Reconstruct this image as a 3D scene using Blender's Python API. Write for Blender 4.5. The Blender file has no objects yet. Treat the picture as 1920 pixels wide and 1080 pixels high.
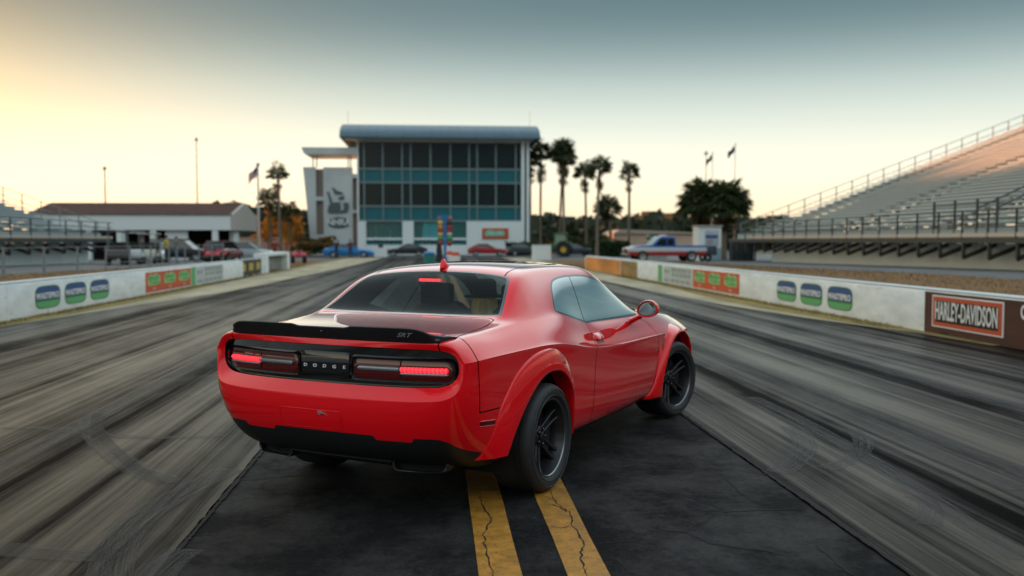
import bpy, bmesh, math, random
import numpy as np
from mathutils import Vector, Matrix, noise
from mathutils.bvhtree import BVHTree
R = math.radians
S = bpy.context.scene
COL = S.collection

# ------------------------------------------------------------------ camera
FPX, CAMH = 1762.1, 1.6407            # focal length in pixels of a 1920 frame, eye height
cam = bpy.data.cameras.new('camera')
cam_o = bpy.data.objects.new('camera', cam); COL.objects.link(cam_o)
cam.sensor_width = 36.0; cam.lens = FPX / 1920 * 36.0
cam.clip_start = 0.05; cam.clip_end = 6000
PITCH = math.atan(88 / FPX); YAW = math.atan(144 / FPX * math.cos(PITCH))
cam_o.location = (0, 0, CAMH)
cam_o.rotation_euler = (R(90) - PITCH, 0, -YAW)
cam.dof.use_dof = True
cam.dof.focus_distance = 6.1
cam.dof.aperture_fstop = 1.45
cam.dof.aperture_blades = 0
S.camera = cam_o

# ------------------------------------------------------------------ sky and sun
SUN_EL, SUN_AZ = R(2.9), R(-56)       # azimuth measured from the track direction (+Y) to the right
w = bpy.data.worlds.new('World'); S.world = w; w.use_nodes = True
nt = w.node_tree; nt.nodes.clear()
sky = nt.nodes.new('ShaderNodeTexSky'); sky.sky_type = 'NISHITA'
sky.sun_disc = False; sky.sun_elevation = SUN_EL; sky.sun_rotation = SUN_AZ
sky.altitude = 0; sky.air_density = 1.0; sky.dust_density = 2.5; sky.ozone_density = 1.0
sd = Vector((math.sin(SUN_AZ) * math.cos(SUN_EL), math.cos(SUN_AZ) * math.cos(SUN_EL), math.sin(SUN_EL)))
def wn(t, **k):
    n = nt.nodes.new('ShaderNode' + t)
    for a, v in k.items(): setattr(n, a, v)
    return n
def wl(a, b): nt.links.new(a, b)
tc = wn('TexCoord'); nrm = wn('VectorMath', operation='NORMALIZE'); wl(tc.outputs['Generated'], nrm.inputs[0])
sep = wn('SeparateXYZ'); wl(nrm.outputs[0], sep.inputs[0])
elev = wn('Math', operation='ARCSINE'); wl(sep.outputs[2], elev.inputs[0])
el01 = wn('MapRange'); wl(elev.outputs[0], el01.inputs[0]); el01.inputs[1].default_value = 0; el01.inputs[2].default_value = R(90)
haze_ramp = wn('ValToRGB'); haze_ramp.color_ramp.interpolation = 'B_SPLINE'      # evening haze by elevation: cream at the horizon, teal grey aloft
SKY = [(0.0, (.92, .64, .36)), (2.5, (.95, .84, .62)), (5.5, (.74, .76, .66)), (9, (.37, .455, .445)), (12, (.095, .158, .18)), (15, (.052, .105, .128)), (16.2, (.065, .115, .14)), (20, (.85, .97, 1.0)), (27, (1.0, 1.12, 1.15)), (42, (.78, .94, 1.0)), (65, (.42, .54, .62)), (90, (.36, .47, .56))]
els = haze_ramp.color_ramp.elements
els[0].position = 0; els[0].color = (*SKY[0][1], 1); els[1].position = 1; els[1].color = (*SKY[-1][1], 1)
for e, c in SKY[1:-1]:
    q = els.new(e / 90); q.color = (*c, 1)
wl(el01.outputs[0], haze_ramp.inputs[0])
dot = wn('VectorMath', operation='DOT_PRODUCT'); wl(nrm.outputs[0], dot.inputs[0]); dot.inputs[1].default_value = sd
clampd = wn('Math', operation='MAXIMUM'); wl(dot.outputs['Value'], clampd.inputs[0]); clampd.inputs[1].default_value = 0
pw = wn('Math', operation='POWER'); wl(clampd.outputs[0], pw.inputs[0]); pw.inputs[1].default_value = 7
glow = wn('Mix', data_type='RGBA', blend_type='MIX'); gel = wn('MapRange'); wl(elev.outputs[0], gel.inputs[0]); gel.inputs[1].default_value = R(2); gel.inputs[2].default_value = R(15); gel.inputs[3].default_value = 1; gel.inputs[4].default_value = .12; gm_ = wn('Math', operation='MULTIPLY'); wl(pw.outputs[0], gm_.inputs[0]); wl(gel.outputs[0], gm_.inputs[1]); wl(gm_.outputs[0], glow.inputs[0])
glow.inputs[6].default_value = (0, 0, 0, 1); glow.inputs[7].default_value = (1.55, .70, .15, 1)
add1 = wn('Mix', data_type='RGBA', blend_type='ADD'); add1.inputs[0].default_value = 1
away = wn('MapRange', interpolation_type='SMOOTHSTEP'); wl(dot.outputs['Value'], away.inputs[0])      # the sky opposite the sunset is dimmer
away.inputs[1].default_value = -.60; away.inputs[2].default_value = -.24; away.inputs[3].default_value = 0; away.inputs[4].default_value = 1.0
dim = wn('Mix', data_type='RGBA', blend_type='MULTIPLY'); dim.inputs[0].default_value = 1; wl(haze_ramp.outputs[0], dim.inputs[6])
tint = wn('Mix', data_type='RGBA', blend_type='MIX'); up_ = wn('MapRange', interpolation_type='SMOOTHSTEP'); wl(elev.outputs[0], up_.inputs[0]); up_.inputs[1].default_value = R(12); up_.inputs[2].default_value = R(32); mxa = wn('Math', operation='MAXIMUM'); wl(away.outputs[0], mxa.inputs[0]); wl(up_.outputs[0], mxa.inputs[1]); wl(mxa.outputs[0], tint.inputs[0]); tint.inputs[6].default_value = (.07, .13, .20, 1); tint.inputs[7].default_value = (1, 1, 1, 1); wl(tint.outputs[2], dim.inputs[7])
warmf = wn('MapRange'); wl(pw.outputs[0], warmf.inputs[0]); warmf.inputs[2].default_value = .6; warm = wn('Mix', data_type='RGBA', blend_type='MULTIPLY')    # the haze itself is warmer near the sunset
hi = wn('MapRange'); wl(elev.outputs[0], hi.inputs[0]); hi.inputs[1].default_value = R(2); hi.inputs[2].default_value = R(8); wf2 = wn('Math', operation='MULTIPLY'); wl(warmf.outputs[0], wf2.inputs[0]); wl(hi.outputs[0], wf2.inputs[1])
wl(wf2.outputs[0], warm.inputs[0]); wl(dim.outputs[2], warm.inputs[6]); warm.inputs[7].default_value = (.85, .60, .28, 1)
wl(warm.outputs[2], add1.inputs[6]); wl(glow.outputs[2], add1.inputs[7])
nsc = wn('Mix', data_type='RGBA', blend_type='MULTIPLY'); nsc.inputs[0].default_value = 1; nsc.inputs[7].default_value = (.35, .35, .35, 1)
wl(sky.outputs[0], nsc.inputs[6])
bg = wn('Background'); bg.inputs[1].default_value = 0.05          # the physical sky
bg2 = wn('Background'); bg2.inputs[1].default_value = 1.0         # the evening haze in front of it
wl(sky.outputs[0], bg.inputs[0]); wl(add1.outputs[2], bg2.inputs[0])
ash = wn('AddShader'); wl(bg.outputs[0], ash.inputs[0]); wl(bg2.outputs[0], ash.inputs[1])
wo = wn('OutputWorld'); wl(ash.outputs[0], wo.inputs[0])
nt.nodes.remove(nsc)
sl = bpy.data.lights.new('sun', 'SUN'); sl.energy = 5.0; sl.angle = R(0.6); sl.color = (1.0, 0.37, 0.15)
sun_o = bpy.data.objects.new('sun', sl); COL.objects.link(sun_o)
sun_o.rotation_euler = sd.to_track_quat('Z', 'Y').to_euler()
S.view_settings.view_transform = 'Standard'; S.view_settings.look = 'None'
S.view_settings.exposure = 0.35; S.view_settings.gamma = 1.0
S.view_settings.use_curve_mapping = False
S.cycles.max_bounces = 8; S.cycles.transparent_max_bounces = 12; S.cycles.glossy_bounces = 4
S.cycles.sample_clamp_indirect = 6.0
S.cycles.use_denoising = True
random.seed(7); RNG = np.random.default_rng(7)

# ------------------------------------------------------------------ helpers
def nl(m): return m.node_tree.nodes, m.node_tree.links
def mat(name, col, rough=.6, metal=0., var=0., vscale=4., bump=0., bscale=40., coat=0., spec=.5, stretch=(1, 1, 1), alpha=1., emit=None, estr=0., trans=0., rvar=0., detail=4., coords='Object'):
    """Principled material with optional noise variation of colour / roughness and a fine bump."""
    m = bpy.data.materials.new(name); m.use_nodes = True
    N, L = nl(m); b = N['Principled BSDF']
    b.inputs['Base Color'].default_value = (*col, 1); b.inputs['Roughness'].default_value = rough
    b.inputs['Metallic'].default_value = metal; b.inputs['Specular IOR Level'].default_value = spec
    if coat: b.inputs['Coat Weight'].default_value = coat; b.inputs['Coat Roughness'].default_value = .03
    if alpha < 1: b.inputs['Alpha'].default_value = alpha
    if trans: b.inputs['Transmission Weight'].default_value = trans
    if emit: b.inputs['Emission Color'].default_value = (*emit, 1); b.inputs['Emission Strength'].default_value = estr
    if var or bump or rvar:
        tc = N.new('ShaderNodeTexCoord'); mp = N.new('ShaderNodeMapping'); mp.inputs['Scale'].default_value = stretch
        L.new(tc.outputs[coords], mp.inputs[0])
    if var or rvar:
        n = N.new('ShaderNodeTexNoise'); n.inputs['Scale'].default_value = vscale; n.inputs['Detail'].default_value = detail; n.inputs['Roughness'].default_value = .6
        L.new(mp.outputs[0], n.inputs['Vector'])
    if var:
        r = N.new('ShaderNodeValToRGB'); e = r.color_ramp.elements
        e[0].position = .3; e[1].position = .7
        e[0].color = (*[c * (1 - var) for c in col], 1); e[1].color = (*[min(1, c * (1 + var)) for c in col], 1)
        L.new(n.outputs['Fac'], r.inputs[0]); L.new(r.outputs[0], b.inputs['Base Color'])
    if rvar:
        q = N.new('ShaderNodeMapRange'); q.inputs[1].default_value = .3; q.inputs[2].default_value = .7
        q.inputs[3].default_value = max(.02, rough - rvar); q.inputs[4].default_value = min(1, rough + rvar)
        L.new(n.outputs['Fac'], q.inputs[0]); L.new(q.outputs[0], b.inputs['Roughness'])
    if bump:
        n2 = N.new('ShaderNodeTexNoise'); n2.inputs['Scale'].default_value = bscale; n2.inputs['Detail'].default_value = 5
        L.new(mp.outputs[0], n2.inputs['Vector'])
        bp = N.new('ShaderNodeBump'); bp.inputs['Strength'].default_value = bump; bp.inputs['Distance'].default_value = .02
        L.new(n2.outputs['Fac'], bp.inputs['Height']); L.new(bp.outputs[0], b.inputs['Normal'])
    return m

class MB:
    """Collects shapes; build() links them as one mesh object."""
    def __init__(s): s.v = []; s.f = []
    def add(s, v, f):
        o = len(s.v); s.v += [tuple(p) for p in v]; s.f += [tuple(i + o for i in q) for q in f]; return s
    def box(s, x0, x1, y0, y1, z0, z1):
        v = [(x, y, z) for z in (z0, z1) for x, y in ((x0, y0), (x1, y0), (x1, y1), (x0, y1))]
        return s.add(v, [(3, 2, 1, 0), (4, 5, 6, 7), (0, 1, 5, 4), (1, 2, 6, 5), (2, 3, 7, 6), (3, 0, 4, 7)])
    def bar(s, a, b, w, h=None, up=(0, 0, 1)):
        a, b = Vector(a), Vector(b); h = h or w; d = (b - a).normalized(); u = Vector(up)
        if abs(d.dot(u)) > .98: u = Vector((1, 0, 0))
        r = d.cross(u).normalized() * (w / 2); u = r.cross(d).normalized() * (h / 2)
        v = [p + i * r + j * u for p in (a, b) for i, j in ((-1, -1), (1, -1), (1, 1), (-1, 1))]
        return s.add(v, [(0, 1, 2, 3), (7, 6, 5, 4), (1, 0, 4, 5), (2, 1, 5, 6), (3, 2, 6, 7), (0, 3, 7, 4)])
    def tube(s, pts, rad, n=8, caps=True):
        pts = [Vector(p) for p in pts]; k = len(pts); rad = rad if hasattr(rad, '__len__') else [rad] * k
        o = len(s.v); prev = None
        for i, p in enumerate(pts):
            d = (pts[min(i + 1, k - 1)] - pts[max(i - 1, 0)]).normalized()
            if prev is None: u = Vector((0, 0, 1)) if abs(d.z) < .9 else Vector((1, 0, 0))
            else: u = prev
            a = d.cross(u).normalized(); u = a.cross(d).normalized(); prev = u
            for j in range(n):
                t = 2 * math.pi * j / n
                s.v.append(tuple(p + rad[i] * (math.cos(t) * a + math.sin(t) * u)))
        for i in range(k - 1):
            for j in range(n):
                j2 = (j + 1) % n
                s.f.append((o + i * n + j, o + i * n + j2, o + (i + 1) * n + j2, o + (i + 1) * n + j))
        if caps:
            s.f.append(tuple(o + j for j in range(n))[::-1]); s.f.append(tuple(o + (k - 1) * n + j for j in range(n)))
        return s
    def lathe(s, prof, n=32, axis='z', center=(0, 0, 0), closed=False):
        """prof: (radius, height) pairs revolved about an axis."""
        o = len(s.v); k = len(prof)
        for r, h in prof:
            for j in range(n):
                t = 2 * math.pi * j / n; a, b = r * math.cos(t), r * math.sin(t)
                p = {'z': (a, b, h), 'y': (a, h, b), 'x': (h, a, b)}[axis]
                s.v.append((p[0] + center[0], p[1] + center[1], p[2] + center[2]))
        for i in range(k if closed else k - 1):
            i2 = (i + 1) % k
            for j in range(n):
                j2 = (j + 1) % n
                s.f.append((o + i * n + j, o + i * n + j2, o + i2 * n + j2, o + i2 * n + j))
        return s
    def prism(s, poly, y0, y1, plane='xz'):
        n = len(poly)
        def P(a, b, c): return {'xz': (a, c, b), 'yz': (c, a, b), 'xy': (a, b, c)}[plane]
        v = [P(a, b, y0) for a, b in poly] + [P(a, b, y1) for a, b in poly]
        f = [tuple(range(n))[::-1], tuple(range(n, 2 * n))] + [(i, (i + 1) % n, n + (i + 1) % n, n + i) for i in range(n)]
        return s.add(v, f)
    def ball(s, c, r, n=10, m=7):
        c = Vector(c); r = r if hasattr(r, '__len__') else (r, r, r)
        v = [(c.x, c.y, c.z - r[2])]; f = []
        for i in range(1, m):
            t = math.pi * i / m
            for j in range(n):
                p = 2 * math.pi * j / n
                v.append((c.x + r[0] * math.sin(t) * math.cos(p), c.y + r[1] * math.sin(t) * math.sin(p), c.z - r[2] * math.cos(t)))
        v.append((c.x, c.y, c.z + r[2])); q = len(v) - 1
        for j in range(n):
            f.append((0, 1 + (j + 1) % n, 1 + j)); f.append((q, 1 + (m - 2) * n + j, 1 + (m - 2) * n + (j + 1) % n))
            for i in range(m - 2):
                a = 1 + i * n + j; b = 1 + i * n + (j + 1) % n
                f.append((a, b, b + n, a + n))
        return s.add(v, f)
    def grid(s, P, flip=False, close_u=False):
        """P: array (n, m, 3)"""
        n, m = len(P), len(P[0]); v = [tuple(p) for row in P for p in row]; f = []
        for i in range(n if close_u else n - 1):
            i2 = (i + 1) % n
            for j in range(m - 1):
                q = (i * m + j, i * m + j + 1, i2 * m + j + 1, i2 * m + j)
                f.append(q[::-1] if flip else q)
        return s.add(v, f)
    def mesh(s, name):
        me = bpy.data.meshes.new(name); me.from_pydata(s.v, [], s.f); me.update(); return me
    def build(s, name, m, parent=None, smooth=False, bevel=0., fix=True, angle=35):
        me = s.mesh(name)
        if fix or bevel:
            bm = bmesh.new(); bm.from_mesh(me)
            if bevel: bmesh.ops.bevel(bm, geom=[e for e in bm.edges if len(e.link_faces) == 2 and e.calc_face_angle(0) > R(25)], offset=bevel, segments=2, affect='EDGES', profile=.6)
            bmesh.ops.recalc_face_normals(bm, faces=bm.faces); bm.to_mesh(me); bm.free()
        if m is not None: me.materials.append(m)
        if smooth or bevel:
            me.polygons.foreach_set('use_smooth', [True] * len(me.polygons)); me.set_sharp_from_angle(angle=R(angle))
        return link(name, me, parent)

def link(name, data, parent=None, loc=None, rotz=None, scale=None):
    o = bpy.data.objects.new(name, data); COL.objects.link(o)
    if parent is not None: o.parent = parent
    if loc is not None: o.location = loc
    if rotz is not None: o.rotation_euler = (0, 0, rotz)
    if scale is not None: o.scale = scale
    return o
def tag(o, label=None, cat=None, group=None, kind=None):
    if label: o['label'] = label
    if cat: o['category'] = cat
    if group: o['group'] = group
    if kind: o['kind'] = kind
    return o
def thing(name, label, cat, loc=(0, 0, 0), rotz=0., group=None):
    if 40 < loc[1] < 80 and abs(loc[0]) > 9.2: loc = (loc[0], loc[1], loc[2] + (zr_ if loc[0] > 0 else zl_)(loc[0], loc[1]) + .005)   # stands on the bank
    o = bpy.data.objects.new(name, None); COL.objects.link(o); o.location = loc; o.rotation_euler = (0, 0, rotz)
    o.empty_display_size = .1
    return tag(o, label, cat, group)
def struct(name, mb, m, **k): return tag(mb.build(name, m, **k), kind='structure')
_cubes = {}
def cube(name, m, parent, x0, x1, y0, y1, z0, z1):
    """An axis-aligned box that shares its mesh with every other box of the same material."""
    if m.name not in _cubes:
        me = MB().box(-.5, .5, -.5, .5, -.5, .5).mesh('box'); me.materials.append(m); _cubes[m.name] = me
    o = link(name, _cubes[m.name], parent, ((x0 + x1) / 2, (y0 + y1) / 2, (z0 + z1) / 2))
    o.scale = (abs(x1 - x0), abs(y1 - y0), abs(z1 - z0)); return o
def copy_tree(o, parent=None):
    c = o.copy(); COL.objects.link(c); c.parent = parent
    for ch in list(o.children): copy_tree(ch, c)
    return c
def text(name, body, size, m, parent, loc, rot, align='CENTER', extrude=.004, sx=1., shear=0., space=1., bold=0.):
    cu = bpy.data.curves.new(name, 'FONT'); cu.body = body; cu.size = size; cu.align_x = align; cu.align_y = 'CENTER'
    cu.extrude = extrude; cu.shear = shear; cu.space_character = space; cu.offset = bold; cu.resolution_u = 3
    tmp = bpy.data.objects.new(name, cu)
    me = bpy.data.meshes.new_from_object(tmp); bpy.data.objects.remove(tmp); bpy.data.curves.remove(cu)
    me.materials.clear(); me.materials.append(m); me.name = name
    o = link(name, me, parent, loc); o.rotation_euler = rot; o.scale = (sx, 1, 1); return o
def ground_at(u, v, z=0.):
    """A pixel of the 1920 x 1080 photograph to the point at height z."""
    r, up = (u - 960) / FPX, -(v - 540) / FPX
    D = math.cos(PITCH) + up * math.sin(PITCH); Z = -math.sin(PITCH) + up * math.cos(PITCH)
    X = r * math.cos(YAW) + D * math.sin(YAW); Y = -r * math.sin(YAW) + D * math.cos(YAW)
    t = (z - CAMH) / Z; return Vector((X * t, Y * t, z))
def at_depth(u, v, Yd):
    """A pixel to the point on the vertical plane Y = Yd."""
    r, up = (u - 960) / FPX, -(v - 540) / FPX
    D = math.cos(PITCH) + up * math.sin(PITCH); Z = -math.sin(PITCH) + up * math.cos(PITCH)
    X = r * math.cos(YAW) + D * math.sin(YAW); Y = -r * math.sin(YAW) + D * math.cos(YAW)
    t = Yd / Y; return Vector((X * t, Yd, CAMH + Z * t))
def ratio(u): return math.tan(math.atan((u - 960) / FPX) + YAW)       # X / Y of a pixel column
def wall_y(u, X): return X / ratio(u)

# ------------------------------------------------------------------ ground, track, markings
def streak_mat(name, dark, light, r0, r1, s0=.10, s1=.75, an=1., pw_=1.):
    """Rubbered concrete: streaks along the track (Y), patches and fine grain."""
    m = bpy.data.materials.new(name); m.use_nodes = True; N, L = nl(m); b = N['Principled BSDF']
    tc = N.new('ShaderNodeTexCoord')
    def noise_n(sc, scale, detail=4., rough=.55, dist=0.):
        mp = N.new('ShaderNodeMapping'); mp.inputs['Scale'].default_value = sc; L.new(tc.outputs['Object'], mp.inputs[0])
        n = N.new('ShaderNodeTexNoise'); n.inputs['Scale'].default_value = scale; n.inputs['Detail'].default_value = detail; n.inputs['Roughness'].default_value = rough; n.inputs['Distortion'].default_value = dist
        L.new(mp.outputs[0], n.inputs['Vector']); return n.outputs['Fac']
    def mth(op, a, b_=None):
        q = N.new('ShaderNodeMath'); q.operation = op
        for k, v in enumerate((a, b_)):
            if v is None: continue
            if isinstance(v, (int, float)): q.inputs[k].default_value = v
            else: L.new(v, q.inputs[k])
        return q.outputs[0]
    wide = noise_n((1, .006 * an, 1), 1.9, 4); fine = noise_n((1, .007 * an, 1), 13, 5, .7); hair = noise_n((1, .010 * an, 1), 70, 4, .75)
    patch = noise_n((1, .45, 1), .8, 5, .6, .6); grain = noise_n((1, 1, 1), 42, 8, .85)
    s = mth('ADD', mth('ADD', mth('MULTIPLY', wide, 1.0), mth('MULTIPLY', fine, .45)), mth('ADD', mth('MULTIPLY', hair, .26), mth('ADD', mth('MULTIPLY', patch, .30 * pw_), .15 * (1 - pw_))))
    rp = N.new('ShaderNodeValToRGB'); e = rp.color_ramp.elements; e[0].position = .475; e[1].position = .585
    sc = mth('MULTIPLY', s, .51); L.new(sc, rp.inputs[0])
    e[0].color = (*dark, 1); e[1].color = (*light, 1)
    q = e.new(.53); q.color = (*[(a * .62 + b_ * .38) for a, b_ in zip(dark, light)], 1)
    mul = N.new('ShaderNodeMix'); mul.data_type = 'RGBA'; mul.blend_type = 'MULTIPLY'; mul.inputs[0].default_value = .65
    g2 = N.new('ShaderNodeValToRGB'); g2.color_ramp.elements[0].position = .38; g2.color_ramp.elements[0].color = (.30, .30, .30, 1); g2.color_ramp.elements[1].position = .60; g2.color_ramp.elements[1].color = (1.25, 1.25, 1.25, 1)
    L.new(grain, g2.inputs[0]); L.new(rp.outputs[0], mul.inputs[6]); L.new(g2.outputs[0], mul.inputs[7]); L.new(mul.outputs[2], b.inputs['Base Color'])
    mr = N.new('ShaderNodeMapRange'); mr.inputs[1].default_value = .44; mr.inputs[2].default_value = .58; mr.inputs[3].default_value = r0; mr.inputs[4].default_value = r1
    L.new(sc, mr.inputs[0]); L.new(mr.outputs[0], b.inputs['Roughness'])
    ms = N.new('ShaderNodeMapRange'); ms.inputs[1].default_value = .45; ms.inputs[2].default_value = .57; ms.inputs[3].default_value = s0; ms.inputs[4].default_value = s1
    L.new(sc, ms.inputs[0]); L.new(ms.outputs[0], b.inputs['Specular IOR Level'])
    bp = N.new('ShaderNodeBump'); bp.inputs['Strength'].default_value = .6; bp.inputs['Distance'].default_value = .006
    L.new(mth('ADD', grain, mth('MULTIPLY', hair, .6)), bp.inputs['Height']); L.new(bp.outputs[0], b.inputs['Normal'])
    return m
lane_m = streak_mat('rubbered_concrete', (.003, .0032, .0035), (.076, .063, .045), .44, .28, .004, .085)
centre_m = streak_mat('dark_asphalt', (.015, .0155, .016), (.032, .0315, .031), .55, .62, .01, .08, 130., .35)
grass_m = mat('dry_grass', (.14, .066, .012), .95, var=.25, vscale=1.4, bump=.15, bscale=30)
field_m = mat('field', (.07, .07, .03), .95, var=.4, vscale=.2)
sand_m = mat('sandy_verge', (.34, .29, .19), .9, var=.35, vscale=.9, bump=.4, bscale=25, stretch=(1, .25, 1))
verge_m = mat('weedy_verge', (.24, .17, .045), .95, var=.4, vscale=2.2, bump=.6, bscale=22, stretch=(1, .4, 1))
apron_m = mat('grey_asphalt', (.075, .078, .080), .75, var=.35, vscale=.7, bump=.3, bscale=30)
paddock_m = mat('paddock_asphalt', (.050, .053, .056), .55, var=.3, vscale=.25, rvar=.1)
yellow_m = mat('yellow_paint', (.37, .165, .014), .6, var=.35, vscale=9, bump=.35, bscale=90, rvar=.1)
N, L = nl(yellow_m); b_ = N['Principled BSDF']; src = b_.inputs['Base Color'].links[0].from_socket; tcy = N.new('ShaderNodeTexCoord')      # worn_paint: tarmac shows through
nz = N.new('ShaderNodeTexNoise'); nz.inputs['Scale'].default_value = 26; nz.inputs['Detail'].default_value = 9; nz.inputs['Roughness'].default_value = .8; L.new(tcy.outputs['Object'], nz.inputs['Vector'])
mz = N.new('ShaderNodeMapRange'); mz.inputs[1].default_value = .54; mz.inputs[2].default_value = .66; mz.inputs[4].default_value = .8; L.new(nz.outputs['Fac'], mz.inputs[0])
xz = N.new('ShaderNodeMix'); xz.data_type = 'RGBA'; L.new(mz.outputs[0], xz.inputs[0]); L.new(src, xz.inputs[6]); xz.inputs[7].default_value = (.05, .035, .015, 1); L.new(xz.outputs[2], b_.inputs['Base Color'])
crack_m = mat('crack', (.004, .004, .004), .95)
joint_m = mat('joint_dark', (.006, .006, .006), .95)  # dark bed and broken edges of the lane joints

WXR, WXL, WH = 8.83, -8.73, .76
def sheet(name, xs, ys, zf, m, kind='structure'):
    mb = MB(); mb.grid([[(x, y, zf(x, y)) for x in xs] for y in ys]); o = mb.build(name, m, smooth=True, fix=False); return tag(o, kind=kind)
sheet('ground', (-1500, 1500), (-1500, 1500), lambda x, y: -.06, field_m)
def strip(name, fa, fb, y0, y1, z, m, n=40):
    """Flat strip between two edges given as functions of Y."""
    mb = MB(); mb.grid([[(fa(y), y, z), (fb(y), y, z)] for y in np.linspace(y0, y1, n)]); return tag(mb.build(name, m, fix=False), kind='structure')
def const(v): return lambda y: v
strip('paddock', const(-80), const(60), 66, 118, -.012, paddock_m, 3)
strip('left_lane', const(-8.75), lambda y: -1.385 + .012 * noise.noise((5, y * 1.7, 0)) + .012 * noise.noise((4, y * 8, 0)), -30, 92, 0, lane_m, 1400)
strip('right_lane', lambda y: 2.335 + .012 * noise.noise((15, y * 1.7, 0)) + .012 * noise.noise((14, y * 8, 0)), const(8.85), -30, 92, 0, lane_m, 1400)
strip('centre_strip', lambda y: -1.362 + .016 * noise.noise((0, y * 2.1, 0)) + .010 * noise.noise((3, y * 9, 0)), lambda y: 2.312 + .016 * noise.noise((7, y * 2.1, 0)) + .010 * noise.noise((9, y * 9, 0)), -30, 92, -.006, centre_m, 1400)
strip('joint_bed', const(-1.40), const(2.35), -30, 92, -.022, joint_m, 3)
vl = lambda y: float(np.interp(y, [0, 18, 24, 29, 35, 50, 70, 92], [-8.6, -8.35, -7.7, -6.9, -6.5, -6.0, -5.4, -5.0]))
vr = lambda y: float(np.interp(y, [0, 15.5, 19, 24, 30, 40, 60, 92], [8.75, 8.7, 7.95, 7.35, 7.1, 6.8, 6.6, 6.5]))
strip('sandy_verge_left', const(WXL), vl, 3, 92, .004, sand_m); strip('sandy_verge_right', vr, const(WXR), 14, 92, .004, sand_m)
strip('weedy_verge_left', const(WXL), lambda y: WXL + (vl(y) - WXL) * float(np.interp(y, [0, 20, 26, 34, 92], [.95, .85, .5, .22, .1])), 3, 92, .009, verge_m)
strip('weedy_verge_right', lambda y: WXR + (vr(y) - WXR) * float(np.interp(y, [0, 18, 26, 34, 92], [.95, .80, .6, .25, .12])), const(WXR), 14, 92, .009, verge_m)
def berm(side):
    """Ground behind a barrier: grass bank, then an apron that rises to the stand."""
    def z(x, y):
        a = abs(x) - 9.1; top = float(np.interp(y, [-40, 30, 64, 80, 130], [.58, .55, .20, .05, 0.] if side > 0 else [.58, .55, .20, .05, 0.]))
        return -.01 + top * min(1, max(0, a / 4.2)) ** .8
    return z
zr_, zl_ = berm(1), berm(-1)
ysb = np.linspace(-40, 80, 60)
sheet('grass_bank_right', np.linspace(9.15, 16.6, 14), ysb, zr_, grass_m); sheet('apron_right', np.linspace(16.6, 60, 20), ysb, zr_, apron_m)
sheet('grass_bank_left', np.linspace(-14.2, -9.05, 12), ysb, zl_, grass_m); sheet('apron_left', np.linspace(-60, -14.2, 20), ysb, zl_, apron_m)
# grass blades on the banks
def blades(name, x0, x1, y0, y1, n, zf, hmax, m):
    v, f = [], []
    for _ in range(n):
        x, y = RNG.uniform(x0, x1), RNG.uniform(y0, y1); z = zf(x, y) - .01; h = hmax * RNG.uniform(.3, 1); a = RNG.uniform(0, 6.28); l = RNG.normal(0, .35, 2) * h; w_ = .012
        k = len(v); v += [(x - w_ * math.cos(a), y - w_ * math.sin(a), z), (x + w_ * math.cos(a), y + w_ * math.sin(a), z), (x + l[0], y + l[1], z + h)]; f.append((k, k + 1, k + 2))
    return tag(MB().add(v, f).build(name, m, fix=False), 'dry brown grass growing behind the barrier', 'grass', kind='stuff')
blade_m = mat('grass_blades', (.14, .068, .013), .9)
blades('dry_grass', 9.2, 16.8, 12, 66, 14000, zr_, .09, blade_m); blades('dry_grass', -14.4, -9.1, 16, 66, 9000, zl_, .09, blade_m)
weed_m = mat('verge_weeds', (.20, .15, .03), .9, var=.4, vscale=2)
blades('verge_weeds', WXL, WXL + .35, 14, 44, 3500, lambda x, y: .01, .07, weed_m); blades('verge_weeds', WXR - .4, WXR, 17, 44, 3500, lambda x, y: .01, .07, weed_m)

# painted centre lines
for x0 in (.205, .64):
    n = 90; yv = np.linspace(-6, 60, n); e = RNG.normal(0, .003, (n, 2)); mb = MB()
    mb.grid([[(x0 + e[k, 0], yv[k], -.002), (x0 + .215 + e[k, 1], yv[k], -.002)] for k in range(n)])
    tag(mb.build('yellow_line', yellow_m, fix=False), kind='structure')
def ribbon(mb, pts, w0, jit=.012, z=.0, seed=0):
    """A jagged dark ribbon through ground points."""
    rg = np.random.default_rng(seed); P = [np.array(p[:2], float) for p in pts]; Q = []
    for a, b in zip(P, P[1:]):
        n = max(2, int(np.hypot(*(b - a)) / .035))
        for k in range(n): Q.append(a + (b - a) * k / n)
    Q.append(P[-1]); Q = np.array(Q); off = np.cumsum(rg.normal(0, jit * .5, (len(Q), 2)), 0); off -= np.linspace(0, 1, len(Q))[:, None] * off[-1]
    Q = Q + off * .8 + rg.normal(0, jit * .25, (len(Q), 2)); G = []
    for k in range(len(Q)):
        d = Q[min(k + 1, len(Q) - 1)] - Q[max(k - 1, 0)]; nrm = np.array([-d[1], d[0]]) / (np.hypot(*d) + 1e-9)
        w_ = w0 * rg.uniform(.35, 1.3) * min(1, .35 + 3 * min(k, len(Q) - 1 - k) / len(Q)); G.append([(*(Q[k] - nrm * w_ / 2), z), (*(Q[k] + nrm * w_ / 2), z)])
    mb.grid(G)
def px(l, ox, oy, sc=2): return [ground_at(ox + x / sc, oy + y / sc) for x, y in l]
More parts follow.
